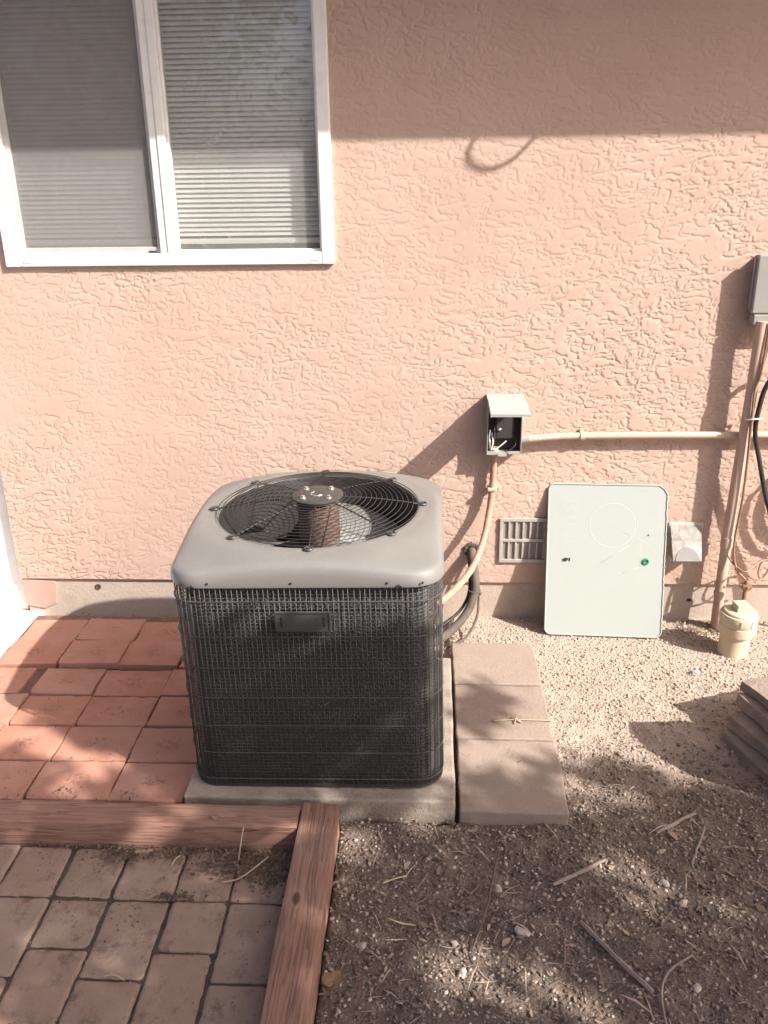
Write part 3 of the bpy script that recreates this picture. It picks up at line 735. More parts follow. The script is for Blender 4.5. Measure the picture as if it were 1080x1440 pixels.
# ------------------------------------------------------------------ electric fittings on the wall
dis = empty('disconnect_box', (.264, 0, .80)); tag(dis, 'small grey electrical disconnect box with its lid swung open', 'electrical box')
b = NB(); X0, X1, Z0, Z1, D = -.062, .062, -.103, .098, -.058
box(b, (X0, D, Z0), (X0+.003, -.0, Z1)); box(b, (X1-.003, D, Z0), (X1, -.0, Z1)); box(b, (X0+.003, D, Z0), (X1-.003, 0, Z0+.003)); box(b, (X0+.003, -.008, Z0+.003), (X1-.003, -.002, Z1-.003))
obj('housing', b, 'boxgrey', dis)
bx('back_panel', (X0+.0035, -.0120, Z0+.0035), (X1-.0035, -.0085, Z1-.0035), 'boxin', dis)
bx('hood', (X0-.004, -.066, Z1), (X1+.004, 0, Z1+.008), 'lidgrey', dis, .002)
b = NB(); box(b, (-.0665, -.170, -.004), (.0665, 0, 0), .001); box(b, (-.0665, -.1705, -.010), (.0665, -.1675, -.0042)); box(b, (-.0665, -.1673, -.013), (-.0635, -.002, -.0042)); box(b, (.0635, -.1673, -.013), (.0665, -.002, -.0042))
lid = obj('lid', b, 'lidgrey', dis); lid.location = (.003, -.067, Z1+.006); lid.rotation_euler = (R(2.5), 0, 0)
b = NB(); box(b, (X0, D-.004, Z0-.001), (X0+.055, D-.0005, Z0+.011)); box(b, (X0+.040, D-.006, Z0-.006), (X0+.072, D-.0005, Z0+.004)); box(b, (X0+.078, D-.004, Z0+.002), (X1-.006, D-.0005, Z0+.012)); obj('lower_lip', b, 'lidgrey', dis)
bx('fuse_block', (-.030, -.040, -.050), (.034, -.0125, .045), 'boxin', dis, .004)
for k, (p, m_) in enumerate(((((-.052, -.02, -.05), (-.045, -.05, -.08), (-.03, -.052, -.085), (.0, -.05, -.062), (.008, -.048, -.055)), 'white'), (((-.05, -.03, -.02), (-.054, -.05, -.05), (-.05, -.05, -.085)), 'boxgrey'), (((-.044, -.03, -.03), (-.040, -.05, -.06), (-.046, -.052, -.09)), 'white'), (((.045, -.03, -.04), (.04, -.05, -.07), (.02, -.05, -.09)), 'hub'), (((-.036, -.03, 0), (-.034, -.045, -.04), (-.038, -.05, -.08)), 'hub'))):
    tb('lead_wire', spline(p, 6), .0022, m_, dis, 6)
b = NB(); lathe(b, [(.006, 0), (.009, .004), (.006, .008)], 10, (-.018, -.042, -.018)); obj('terminal_screw', b, 'bolt', dis, True)
# flexible whip from box to condenser
whip = empty('flexible_conduit', (.23, -.03, .69)); tag(whip, 'pinkish painted flexible conduit curving from the disconnect box down to the condenser', 'conduit')
wp = [(.232, -.028, .700), (.231, -.026, .63), (.228, -.028, .555), (.219, -.045, .47), (.196, -.10, .375), (.150, -.20, .305), (.085, -.33, .285), (.02, -.46, .29)]
WP = spline(wp, 10); o_ = Vector((.23, -.03, .69))
tb('tube', [p-o_ for p in WP], [.0125 if (i//2) % 2 else .0118 for i in range(len(WP))], 'whippipe', whip, 12)
b = NB(); lathe(b, [(.017, -.006), (.017, .012), (.014, .014), (.014, .024)], 16, (.0015, .002, .0)); obj('connector', b, 'pinkpipe', whip, True, 40)
b = NB(); box(b, (-.020, -.016, -.142), (.014, .024, -.130), .003); box(b, (.012, .020, -.144), (.03, .028, -.128), .002); obj('strap', b, 'beigepipe', whip)
# horizontal conduit
hc = empty('wall_conduit', (.335, -.025, .735)); tag(hc, 'beige painted conduit running level along the wall from the disconnect box', 'conduit')
hp = [(.326, -.030, .745), (.36, -.030, .747), (.42, -.028, .752), (.48, -.026, .755), (.60, -.026, .757), (1.0, -.026, .760), (2.4, -.026, .764)]
tb('pipe', [p-Vector((.335, -.025, .735)) for p in spline(hp, 6)], .0125, 'beigepipe', hc, 14)
b = NB(); tube(b, [(-.009, -.005, .010), (.02, -.005, .012)], .017, 14); obj('connector', b, 'boxgrey', hc, True, 40)
for x in (.210, 1.18):
    b = NB(); tube(b, [(x-.007, -.001, .0205), (x+.007, -.001, .0206)], .0165, 14); box(b, (x-.007, .015, .0), (x+.007, .024, .042), .002); obj('strap', b, 'beigepipe', hc, True, 40)
# service panel at the right edge
pan = empty('service_panel', (1.218, 0, 1.288)); tag(pan, 'grey metal utility panel high on the wall at the right edge', 'utility box')
bx('housing', (-.132, -.030, -.090), (.2, 0, .094), 'boxgrey', pan, .003)
bx('cover', (-.141, -.056, -.094), (.205, -.0305, .098), 'boxgrey', pan, .006, 3)
bx('lower_cover', (-.134, -.060, -.132), (.2, -.014, -.0965), 'boxgrey', pan, .005, 3)
b = NB(); box(b, (-.1475, -.042, -.078), (-.1412, -.030, .086), .001); obj('hinge', b, 'boxgrey', pan)
# riser conduit
ris = empty('riser_conduit', (1.105, -.05, 0)); tag(ris, 'pale pink painted conduit running from the utility panel down into the gravel', 'conduit')
rp = [(1.115, -.055, 1.17), (1.113, -.052, .9), (1.107, -.05, .666), (1.100, -.052, .33), (1.098, -.06, -.03)]
tb('pipe', [p-Vector((1.105, -.05, 0)) for p in spline(rp, 8)], .0195, 'pinkpipe', ris, 18)
for x_, y_, z0_, z1_ in ((-.0045, -.001, .335, .375), (-.006, -.005, .14, .15)):
    b = NB(); tube(b, [(x_, y_, z0_), (x_, y_, z1_)], .0225, 18); obj('coupling', b, 'pinkpipe', ris, True, 40)
# thin ground wire beside the riser
gw = spline([(1.135, -.075, 1.17), (1.128, -.078, 1.0), (1.115, -.078, .93), (1.12, -.078, .80), (1.126, -.078, .55), (1.118, -.08, .36), (1.13, -.10, .27), (1.16, -.122, .235)], 8)
o = tb('ground_wire', gw, .0042, 'copper'); tag(o, 'thin bare copper wire following the pink riser conduit down to the ground rod', 'wire')
o = tb('ground_wire', spline([(1.143, -.07, 1.17), (1.14, -.072, 1.05), (1.118, -.076, .955)], 8), .004, 'pinkpipe'); tag(o, 'short painted wire joining the riser conduit under the utility panel', 'wire')
b = NB(); tube(b, [(1.113+.024*math.cos(a)+.01, -.056+.026*math.sin(a), .834+.004*math.cos(a)) for a in np.linspace(0, 2*math.pi, 20)[:-1]], .003, 6, True)
tube(b, [(1.10, -.083, .833), (1.155, -.088, .838)], .003, 6); o = obj('cable_tie', b, 'white', None, True); tag(o, 'white cable tie around the riser conduit and black cable', 'cable tie')
o = tb('black_cable', spline([(1.30, -.10, 1.10), (1.21, -.075, 1.03), (1.155, -.075, .955), (1.138, -.075, .86), (1.140, -.07, .78), (1.165, -.07, .69), (1.225, -.07, .50), (1.32, -.07, .30), (1.36, -.07, .05), (1.36, -.07, -.03)], 10), .0085, 'rubber'); tag(o, 'black cable bowing outward along the wall at the right edge', 'cable')
# unseen cable coil added beyond the right edge to cast the round shadow
cc = empty('unseen_cable_coil', (1.50, -.07, .62)); tag(cc, 'coil of grey cable added unseen on the wall beyond the right edge for its shadow', 'cable')
b = NB()
for k in range(9):
    rr_ = .125+rng.uniform(-.025, .02); tube(b, [(rr_*math.cos(a)*1.0, -.02+rng.uniform(-.001, .001)+.006*(k-4), rr_*1.2*math.sin(a)-.02*rng.random()) for a in np.linspace(0, 2*math.pi, 40)[:-1]], .006, 6, True)
obj('turns', b, 'boxgrey', cc, True)
bx('shadow_box', (-.11, .005, -.12), (.11, .07, .12), 'boxgrey', cc, .02, 3)  # unseen box added behind the turns for the same shadow
o = tb('thin_cable', spline([(1.098, -.085, .315), (1.12, -.09, .285), (1.155, -.115, .262), (1.19, -.10, .275), (1.23, -.08, .292), (1.30, -.07, .30)], 8), .0035, 'copper'); tag(o, 'thin brown cable looping right from the foot of the riser conduit', 'wire')
tl_ = tb('thin_cable', spline([(1.175, -.115, .245), (1.20, -.10, .225), (1.235, -.08, .215), (1.262, -.07, .26), (1.25, -.07, .30), (1.225, -.075, .27), (1.23, -.08, .22), (1.30, -.07, .205)], 8), .0032, 'copper'); tag(tl_, 'thin curled brown cable loop above the white pipe cleanout', 'wire')
# ground rod and clamp
rod = empty('ground_rod', (1.166, -.125, 0)); tag(rod, 'short copper ground rod with a clamp behind the cream pipe cleanout', 'ground rod')
tb('rod', [(0, 0, -.03), (0, 0, .225), (0, 0, .232)], [.0085, .0085, .006], 'copper', rod, 12)
b = NB(); box(b, (-.016, -.014, .196), (.016, .014, .218), .004); tube(b, [(.0, -.014, .207), (.0, -.028, .207)], .006, 8); tube(b, [(-.022, 0, .211), (.02, -.004, .205)], .007, 8); obj('clamp', b, 'copper', rod, True, 40)

# refrigerant line set
lin = empty('refrigerant_lines', (.158, 0, .285)); tag(lin, 'dark insulated refrigerant line curving from the wall hole down behind the condenser', 'pipe')
O_ = Vector((.158, 0, .285))
p1 = [(.158, .03, .292), (.160, -.02, .285), (.166, -.06, .25), (.172, -.085, .19), (.166, -.10, .145), (.140, -.125, .085), (.095, -.165, .045), (.03, -.24, .03), (-.05, -.42, .10)]
tb('insulated_pipe', [p-O_ for p in spline(p1, 10)], .0165, 'insul', lin, 14)
p2 = [(.150, .03, .282), (.148, -.03, .27), (.152, -.06, .21), (.148, -.085, .15), (.125, -.105, .10), (.085, -.14, .07), (.02, -.22, .06), (-.05, -.42, .10)]
tb('copper_pipe', [p-O_ for p in spline(p2, 10)], .0058, 'rubber', lin, 10)
p3 = [(.168, .03, .28), (.176, -.03, .26), (.184, -.06, .19), (.186, -.085, .12), (.178, -.12, .06), (.14, -.185, .018), (.09, -.24, .012), (.03, -.30, .02), (-.05, -.42, .08)]
tb('control_cable', [p-O_ for p in spline(p3, 10)], .0048, 'insul', lin, 8)
b = NB(); 
for k in range(22):
    a = k/22*2*math.pi; c = Vector((.002+.027*math.cos(a), -.001, .006+.024*math.sin(a))); s = rng.uniform(.005, .010)
    r__ = bmesh.ops.create_icosphere(b, subdivisions=1, radius=s, matrix=Matrix.Translation(c))
    for v in r__['verts']: v.co += Vector((rng.uniform(-1, 1), rng.uniform(-.4, .4), rng.uniform(-1, 1)))*s*.35
obj('hole_mortar', b, 'insul', lin)
b = NB(); tube(b, [(.020, -.095, -.125), (.036, -.09, -.135)], .007, 8); tube(b, [(-.008+.022*math.cos(a)+.018, -.088+.022*math.sin(a), -.122) for a in np.linspace(0, 2*math.pi, 14)[:-1]], .003, 6, True); obj('tape_band', b, 'insul', lin, True)

# crawl space vent
ven = empty('crawl_vent', (.355, 0, .335)); tag(ven, 'galvanised crawl space vent grille partly behind the pale sign', 'vent')
bx('back_panel', (-.088, -.002, -.088), (.088, .004, .088), 'ventin', ven)
b = NB(); 
for (a, c, d, e) in ((-.092, .094, .078, .092), (-.092, .094, -.092, -.078)): box(b, (a, -.010, d), (c, -.0022, e), .002)
box(b, (-.092, -.0095, -.0778), (-.079, -.0022, .0778), .002); box(b, (.081, -.0095, -.0778), (.094, -.0022, .0778), .002); box(b, (-.0788, -.009, -.006), (.0808, -.0022, .006), .002)
obj('frame', b, 'galv', ven)
for r0, r1 in ((-.0778, -.0062), (.0062, .0778)):
    for k in range(6):
        x = -.0788+(k+.5)*.1596/6
        o = bx('louvre', (x+.006, -.0085, r0+.002), (x+.0132, -.0024, r1-.002), 'galv', ven, .0015)
# dryer vent hood
dh = empty('dryer_vent', (.958, 0, .33)); tag(dh, 'small speckled white dryer vent hood low on the wall right of the sign', 'vent')
bx('back_plate', (-.064, -.006, -.078), (.064, 0, .082), 'hood', dh, .002)
b = NB()
P = {'a': (-.058, -.0065, .072), 'b': (.058, -.0065, .072), 'c': (.052, -.075, -.045), 'd': (-.052, -.075, -.045), 'e': (-.055, -.0065, -.045), 'f': (.055, -.0065, -.045)}
vv = {k: b.verts.new(p) for k, p in P.items()}
for q in ('abcd', 'ade', 'bfc'): b.faces.new([vv[k] for k in q])
bmesh.ops.solidify(b, geom=b.faces[:], thickness=.002); obj('hood', b, 'hood', dh)
b = NB(); n_ = Vector((0, -.117, -.0685)).cross(Vector((1, 0, 0))).normalized()
arc = [Vector((.044*math.cos(a), 0, 0)) + Vector((0, -.0755, -.045))*1 + Vector((0, .0685, .117)).normalized()*(.052*math.sin(a)) for a in np.linspace(0, math.pi, 20)]
v1 = [b.verts.new(p+Vector((0, -.0022, -.0012+.0016))) for p in arc]; v2_ = [b.verts.new(p+Vector((0, .0005, 0))) for p in arc]
b.faces.new(v1); b.faces.new(v2_[::-1])
for k in range(20): b.faces.new((v1[k], v1[(k+1) % 20], v2_[(k+1) % 20], v2_[k]))
o = obj('damper', b, 'damper', dh); tag(o, 'grey arched damper flap at the bottom of the hood')

# leaning sign
sg = empty('sign_panel', (.6525, -.142, .002)); tag(sg, 'pale green faded bike sign panel leaning sideways against the wall', 'sign')
H_, W_ = .580, .436; TH = .009
lean = math.atan2(.132, .562)
sg.rotation_euler = (-lean, R(-.4), R(3.4)*-1)
def rpoly(w, h, r, n=6):
    out = []
    for q, (sx, sz) in enumerate(((1, 1), (-1, 1), (-1, -1), (1, -1))):
        for k in range(n+1):
            a = R(q*90+90*k/n); out.append([sx*(w/2-r)+r*math.cos(a), h/2+sz*(h/2-r)+r*math.sin(a)])
    return out
pl = rpoly(W_, H_, .024)
pl = [p for p in pl if not (p[0] > .19 and p[1] > H_-.03)]
pl = [[.186, H_-.0005], [.194, H_-.007], [.204, H_-.014], [.2165, H_-.034]][::-1] + pl
# ragged right edge
out = []
for i, p in enumerate(pl):
    out.append(p); q = pl[(i+1) % len(pl)]
    if p[0] > .2 and q[0] > .2 and math.dist(p, q) > .2:
        for k in range(1, 60): t_ = k/60; out.append([p[0]+(q[0]-p[0])*t_+(rng.uniform(-.0025, .0008) if rng.random() < .6 else 0), p[1]+(q[1]-p[1])*t_])
    elif math.dist(p, q) > .2:
        for k in range(1, 20): t_ = k/20; out.append([p[0]+(q[0]-p[0])*t_, p[1]+(q[1]-p[1])*t_])
pl = out
b = NB(); f_ = [b.verts.new((x, -TH/2, z)) for x, z in pl]; g_ = [b.verts.new((x, TH/2, z)) for x, z in pl]
b.faces.new(f_); b.faces.new(g_[::-1])
for i in range(len(pl)): b.faces.new((f_[i], f_[(i+1) % len(pl)], g_[(i+1) % len(pl)], g_[i]))
bmesh.ops.triangulate(b, faces=[f for f in b.faces if len(f.verts) > 4]); obj('panel', b, 'plastic', sg)
b = NB(); tube(b, [(x*.992, -TH/2-.0003, H_/2+(z-H_/2)*.994) for x, z in pl], .0028, 6, True); obj('rim', b, 'plasticrim', sg)
def flat(name, bm, mat, y=-TH/2-.0012):
    return obj(name, bm, mat, sg)
b = NB(); tube(b, [(.020+.083*math.cos(a), -TH/2+.0041, .425+.083*math.sin(a)) for a in np.linspace(0, 2*math.pi, 49)[:-1]], .0048, 8, True)
def line(bm, p, q, w=.0045): tube(bm, [(p[0], -TH/2+.00432, p[1]), (q[0], -TH/2+.00432, q[1])], w, 8)
obj('wheel_symbol', b, 'ghostring', sg, True)
b = NB(); line(b, (.020, .425), (.075, .385)); line(b, (.060, .40), (.150, .362)); line(b, (.150, .362), (.165, .330)); line(b, (.085, .352), (-.015, .285)); line(b, (-.015, .285), (.06, .245)); line(b, (.06, .245), (.125, .27)); line(b, (.125, .27), (.125, .355))
obj('bicycle_symbol', b, 'ghost', sg, True)
b = NB(); tube(b, [(.020+.083*math.cos(a), -TH/2+.0040, .150+.083*math.sin(a)) for a in np.linspace(R(20), R(170), 30)], .0042, 8); obj('wheel_symbol', b, 'ghost', sg, True)
for i, ch in enumerate('BIKE'):
    cu = bpy.data.curves.new('letter', 'FONT'); cu.body = ch; cu.size = .088; cu.extrude = .0006; cu.align_x = 'CENTER'
    to = bpy.data.objects.new('letter', cu); COL.objects.link(to); bpy.context.view_layer.update()
    me = bpy.data.meshes.new_from_object(to.evaluated_get(bpy.context.evaluated_depsgraph_get())); bpy.data.objects.remove(to)
    me.materials.append(MAT['ghost']) if not me.materials else me.materials.__setitem__(0, MAT['ghost'])
    o = bpy.data.objects.new('letter', me); COL.objects.link(o); o.parent = sg
    # reads downwards: letter's up axis points to +X of the panel
    o.matrix_local = Matrix.Translation((-.162, -TH/2+.0003, .500-[0, .046, .092, .152][i])) @ Matrix(((0, 1, 0, 0), (0, 0, -1, 0), (-1, 0, 0, 0), (0, 0, 0, 1)))
b = NB(); lathe(b, [(.0125, 0), (.0125, .004), (.008, .005), (.006, .002), (.001, .002)], 18); o = obj('bolt_head', b, 'green', sg, True, 40); o.matrix_local = Matrix.Translation((.147, -TH/2, .292)) @ Matrix.Rotation(R(90), 4, 'X')
b = NB(); box(b, (-.156, -TH/2-.0035, .287), (-.142, -TH/2-.0004, .296), .001); box(b, (-.150, -TH/2-.003, .291), (-.138, -TH/2-.0004, .299), .001); box(b, (-.133, -TH/2-.003, .287), (-.130, -TH/2-.0004, .300), .0008); o = obj('torn_hole', b, 'rubber', sg); tag(o, 'dark torn fastener hole')
b = NB(); tube(b, [(.152, -TH/2-.0004, .392), (.152, -TH/2-.0012, .392)], .003, 8); obj('nail_hole', b, 'rubber', sg)

# pipe cleanout
cl = empty('pipe_cleanout', (1.108, -.238, 0), (R(1.5), R(2), 0)); tag(cl, 'cream plastic sewer pipe cleanout with square plug standing in the gravel', 'pipe cleanout')
b = NB(); lathe(b, [(.053, -.04), (.053, .083), (.050, .086)], 40); obj('riser_pipe', b, 'pvc', cl, True, 40)
b = NB(); lathe(b, [(.0535, .082), (.0635, .083), (.0645, .086), (.0645, .118), (.0625, .120), (.0625, .124), (.0645, .126), (.066, .129), (.066, .158), (.064, .162), (.0575, .163), (.0575, .160)], 40); 
obj('hub', b, 'pvc', cl, True, 35)
for k in range(10):
    a = R(36*k+8); b = NB(); box(b, (-.0022, -.0018, .130), (.0022, .0018, .156), .0006)
    o = obj('rib', b, 'ribs', cl); o.location = (.0662*math.cos(a), .0662*math.sin(a), 0); o.rotation_euler = (0, 0, a+math.pi/2)
b = NB(); lathe(b, [(.057, .160), (.057, .168), (.054, .172), (.02, .174), (.001, .174)], 40, cap=False); pg = obj('plug', b, 'pvc', cl, True, 35)
b = NB(); box(b, (-.024, -.022, .1735), (.024, .022, .200), .003); o = obj('square_head', b, 'pvc', pg); o.rotation_euler = (0, 0, R(12))

# stacked slabs at the right edge
e1 = Vector((.36, -.933, 0)).normalized(); ang_ = math.atan2(e1.y, e1.x); e2 = Vector((-e1.y, e1.x, 0))
C0 = Vector((.985, -.690, 0))
labs = ['lowest slab of the tilted stone stack at the right edge, half sunk in dirt', 'second lowest slab of the stone stack at the right edge', 'third slab up in the stone stack at the right edge', 'topmost slab of the stone stack at the right edge, its top sunlit']
zz = -.012
for k, (h, off, tw) in enumerate(((.046, -.115, -4), (.044, -.072, 3), (.046, -.036, -3), (.032, .002, 2))):
    c = C0 + e1*(.20+.02*(3-k)) + e2*(.13+off)
    o = obj('stone_slab', slabmesh(.40, .26, h, .004, 90+k, .007), 'stackslab', None, True, 45, (c.x, c.y, zz)); o.rotation_euler = (0, 0, ang_+R(tw)); zz += h+.0005
    tag(o, labs[k], 'stone slab', 'stacked slabs at the right edge')
# unseen upright stone, added and shaped to cast the rounded blob of shadow
b = NB(); bmesh.ops.create_icosphere(b, subdivisions=4, radius=1.0)
for v in b.verts:
    n = v.co.copy(); k = float(vnoise(np.array(n.x+n.z*.7), np.array(n.y-n.z*.4), 2.5, 33))-.5
    v.co = Vector((n.x*.165, n.y*.15, n.z*.25+.20))*(1+.22*k)
o = obj('rock', b, 'stackslab', None, True, None, (1.17, -1.02, -.03)); tag(o, 'tall rounded brown rock added unseen beyond the right edge beside the stone stack for its shadow', 'rock')

# ------------------------------------------------------------------ shade tree, fence and tree behind the camera
tree = empty('shade_tree', (3.5, -3.75, 0)); tag(tree, 'leafy tree behind the camera that dapples the dirt with shade', 'tree')
def leaves(P, size, seed):
    g = np.random.default_rng(seed); n = len(P); a = g.normal(size=(n, 3)); a /= np.linalg.norm(a, axis=1)[:, None]
    q = g.normal(size=(n, 3)); bb = np.cross(a, q); bb /= np.linalg.norm(bb, axis=1)[:, None]
    s = (size*g.uniform(.7, 1.3, n))[:, None]
    V = np.stack([P-a*s, P+bb*s*.45, P+a*s, P-bb*s*.45], 1).reshape(-1, 3); return V, np.arange(4*n).reshape(n, 4)
holes = [(-.20, -1.27, .10), (-.03, -1.16, .09), (.50, -1.33, .09), (.60, -1.41, .09), (.69, -1.48, .07), (.06, -1.66, .10), (.22, -1.72, .09), (.33, -1.76, .07), (.48, -1.07, .08), (.62, -1.12, .06), (-.98, -1.93, .12), (-.80, -1.25, .10), (-.50, -1.27, .06), (-1.02, -.98, .09), (-1.08, -1.10, .06), (-.28, -1.27, .05), (-.2, -1.42, .05), (.40, -1.00, .06)]
def edge(x):   # how near the wall the shade reaches
    return np.interp(x, [-2.2, -1.6, -1.35, -1.15, -.95, -.7, -.3, .0, .2, .36, .45, .62, .92, 1.3, 1.9], [-1.2, -1.0, -.93, -.90, -.93, -1.0, -1.04, -1.02, -.92, -.82, -.82, -.95, -1.02, -1.05, -1.2])
P = []
while len(P) < 15000:
    x, y = nr.uniform(-2.2, 2.0), nr.uniform(-3.2, -.7)
    e = float(edge(x))+.05*math.sin(9*x+2)+.03*math.sin(23*x)
    z_ = (y+1.131)/.631; xf = x+1.108*z_
    front = 0.03 < z_ < .60 and -.67 < xf < .06 and nr.random() < .9
    if y > e and not front: continue
    if not front and y > e-.10 and nr.random() > (e-y)/.10+.15: continue
    if any((x-a)**2+(y-b_)**2 < (r_*nr.uniform(.75, 1.1))**2 for a, b_, r_ in holes) and nr.random() < .93: continue
    t_ = nr.uniform(4.0, 5.6); p = np.array((x, y, 0.0))+np.array(L)*t_
    P.append(p)
for _ in range(110):   # a stray twig of leaves over the slabs
    x, y = .13+nr.normal()*.035, -.66+nr.normal()*.07; P.append(np.array((x+.3*(y+.66), y, 0))+np.array(L)*nr.uniform(4.4, 4.9))
P = np.array(P) - np.array((3.5, -3.75, 0)); Vv, Ff = leaves(P, .055, 5)
o = npmesh('crown', Vv, Ff, 'leaf'); o.parent = tree
b = NB(); tube(b, spline([(0, 0, -.1), (.05, .02, .7), (-.03, .05, 1.4), (.02, .0, 2.1)], 6), [.11-.05*k/18 for k in range(19)], 10)
for k in range(11):
    q = P[nr.integers(len(P))]; tube(b, spline([(.0, .0, 1.5+.05*k), Vector(q)*.45+Vector((0, 0, .9)), Vector(q)], 5), [.032-.0026*i for i in range(11)], 6)
obj('trunk', b, 'bark', tree, True)
# background tree and fence reflected in the panes
bt = empty('garden_tree', (-3.4, -8.2, 0)); tag(bt, 'bushy tree across the yard seen only as a reflection in the window', 'tree')
Q = []
for k in range(46):
    c = np.array((nr.normal()*1.0, nr.normal()*.8, 2.7+nr.normal()*.95)); Q.append(c+nr.normal(size=(170, 3))*.27)
Vv, Ff = leaves(np.concatenate(Q), .07, 8); o = npmesh('crown', Vv, Ff, 'leaf'); o.parent = bt
b = NB(); tube(b, [(0, 0, -.1), (.06, 0, 1.0), (0, .05, 2.4)], [.14, .11, .06], 10)
for k in range(6): a = k*1.05; tube(b, [(0, 0, 1.3+.15*k), (.5*math.cos(a), .5*math.sin(a), 2.1+.1*k), (.9*math.cos(a), .9*math.sin(a), 3.0)], [.05, .035, .015], 6)
obj('trunk', b, 'bark', bt, True)
fen = empty('garden_fence', (0, -10.5, 0)); tag(fen, 'brown board fence across the yard behind the camera', 'fence')
b = NB(); box(b, (-.098, -.01, 0), (.098, .01, 1.75), .004, 1); bd = obj('board', b, 'fence', fen); bd.location = (-8, 0, .02)
for k in range(1, 70): inst(bd, fen, (-8+k*.2, rng.uniform(-.004, .004), .02+rng.uniform(-.01, .01)))
bx('rail', (-8.2, -.06, .4), (6.0, -.012, .48), 'fence', fen); bx('rail', (-8.2, -.06, 1.35), (6.0, -.012, 1.43), 'fence', fen)
# cable loop hanging under the eave: only its shadow shows
lp = [(x+.878, -.5, z+.793) for x, z in ((.19, 1.83), (.150, 1.775), (.125, 1.735), (.116, 1.70), (.133, 1.672), (.185, 1.660), (.26, 1.688), (.338, 1.762), (.43, 1.845))]
o = tb('hanging_cable', spline(lp, 8), .006, 'rubber'); tag(o, 'loose cable loop hanging under the eave whose shadow falls on the wall', 'cable')

# ------------------------------------------------------------------ gravel, litter and small things
ico = bmesh.new(); bmesh.ops.create_icosphere(ico, subdivisions=1, radius=1.0); ico.verts.ensure_lookup_table()
IV = np.array([v.co[:] for v in ico.verts]); IF = np.array([[v.index for v in f.verts] for f in ico.faces]); ico.free()
def rotm(n, g):
    q = g.normal(size=(n, 4)); q /= np.linalg.norm(q, axis=1)[:, None]; w, x, y, z = q.T
    return np.stack([1-2*(y*y+z*z), 2*(x*y-z*w), 2*(x*z+y*w), 2*(x*y+z*w), 1-2*(x*x+z*z), 2*(y*z-x*w), 2*(x*z-y*w), 2*(y*z+x*w), 1-2*(x*x+y*y)], 1).reshape(n, 3, 3)
def free(x, y):
    m = ~covered(x, y)
    m &= ~((x > .075) & (x < .385) & (y > -1.188) & (y < -.258)); m &= y < .0
    m &= ~((x-1.108)**2+(y+.238)**2 < .058**2)
    return m
def stones(name, n, xr, yr, smin, smax, pal, seed, yfun=None, flt=free, ztop=None):
    g = np.random.default_rng(seed); x = g.uniform(*xr, n); y = g.uniform(*yr, n); ok = flt(x, y) if flt else np.ones(n, bool)
    if yfun is not None: ok &= g.random(n) < yfun(x, y)
    x, y = x[ok], y[ok]; n = len(x); s = smin*(smax/smin)**(g.random(n)**1.6)
    base = IV[None]*(1+g.uniform(-.22, .22, (n, len(IV), 1)))*np.stack([g.uniform(.75, 1.3, n), g.uniform(.75, 1.2, n), g.uniform(.5, .9, n)], 1)[:, None]
    base = np.einsum('nij,nkj->nki', rotm(n, g), base)*s[:, None, None]
    base[..., 2] *= .75
    V = base + np.stack([x, y, (gz(x, y) if ztop is None else ztop)+s*.25], 1)[:, None]
    F = (IF[None]+np.arange(n)[:, None, None]*len(IV)).reshape(-1, 3)
    c = np.array(pal)[g.integers(len(pal), size=n)]*g.uniform(.75, 1.2, (n, 1)); c = np.repeat(np.clip(c, 0, .8), len(IV), 0)
    o = npmesh(name, V.reshape(-1, 3), F, 'gravel', c); return o
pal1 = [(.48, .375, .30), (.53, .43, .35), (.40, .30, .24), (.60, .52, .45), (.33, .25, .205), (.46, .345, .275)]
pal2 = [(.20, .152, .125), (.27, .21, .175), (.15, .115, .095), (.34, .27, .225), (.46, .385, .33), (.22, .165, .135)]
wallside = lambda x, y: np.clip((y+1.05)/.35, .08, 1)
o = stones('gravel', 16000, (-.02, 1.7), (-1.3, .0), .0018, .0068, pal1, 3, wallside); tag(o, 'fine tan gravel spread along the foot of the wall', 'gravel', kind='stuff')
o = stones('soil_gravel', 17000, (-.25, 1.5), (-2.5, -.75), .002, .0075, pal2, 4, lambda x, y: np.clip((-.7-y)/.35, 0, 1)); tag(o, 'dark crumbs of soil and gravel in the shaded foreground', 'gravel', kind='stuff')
o = stones('pale_gravel', 1500, (-.25, 1.5), (-2.5, -.85), .0025, .0065, [(.55, .48, .41), (.62, .56, .5), (.48, .4, .33)], 5); tag(o, 'scattered pale pebbles in the shaded dirt', 'gravel', kind='stuff')
o = stones('yard_gravel', 260, (-2.3, -1.645), (-.75, -.12), .003, .009, [(.6, .55, .5), (.5, .42, .36)], 6, lambda x, y: np.where((x > -1.80), .8, .25)); tag(o, 'pale gravel on the walkway past the house corner', 'gravel', kind='stuff')
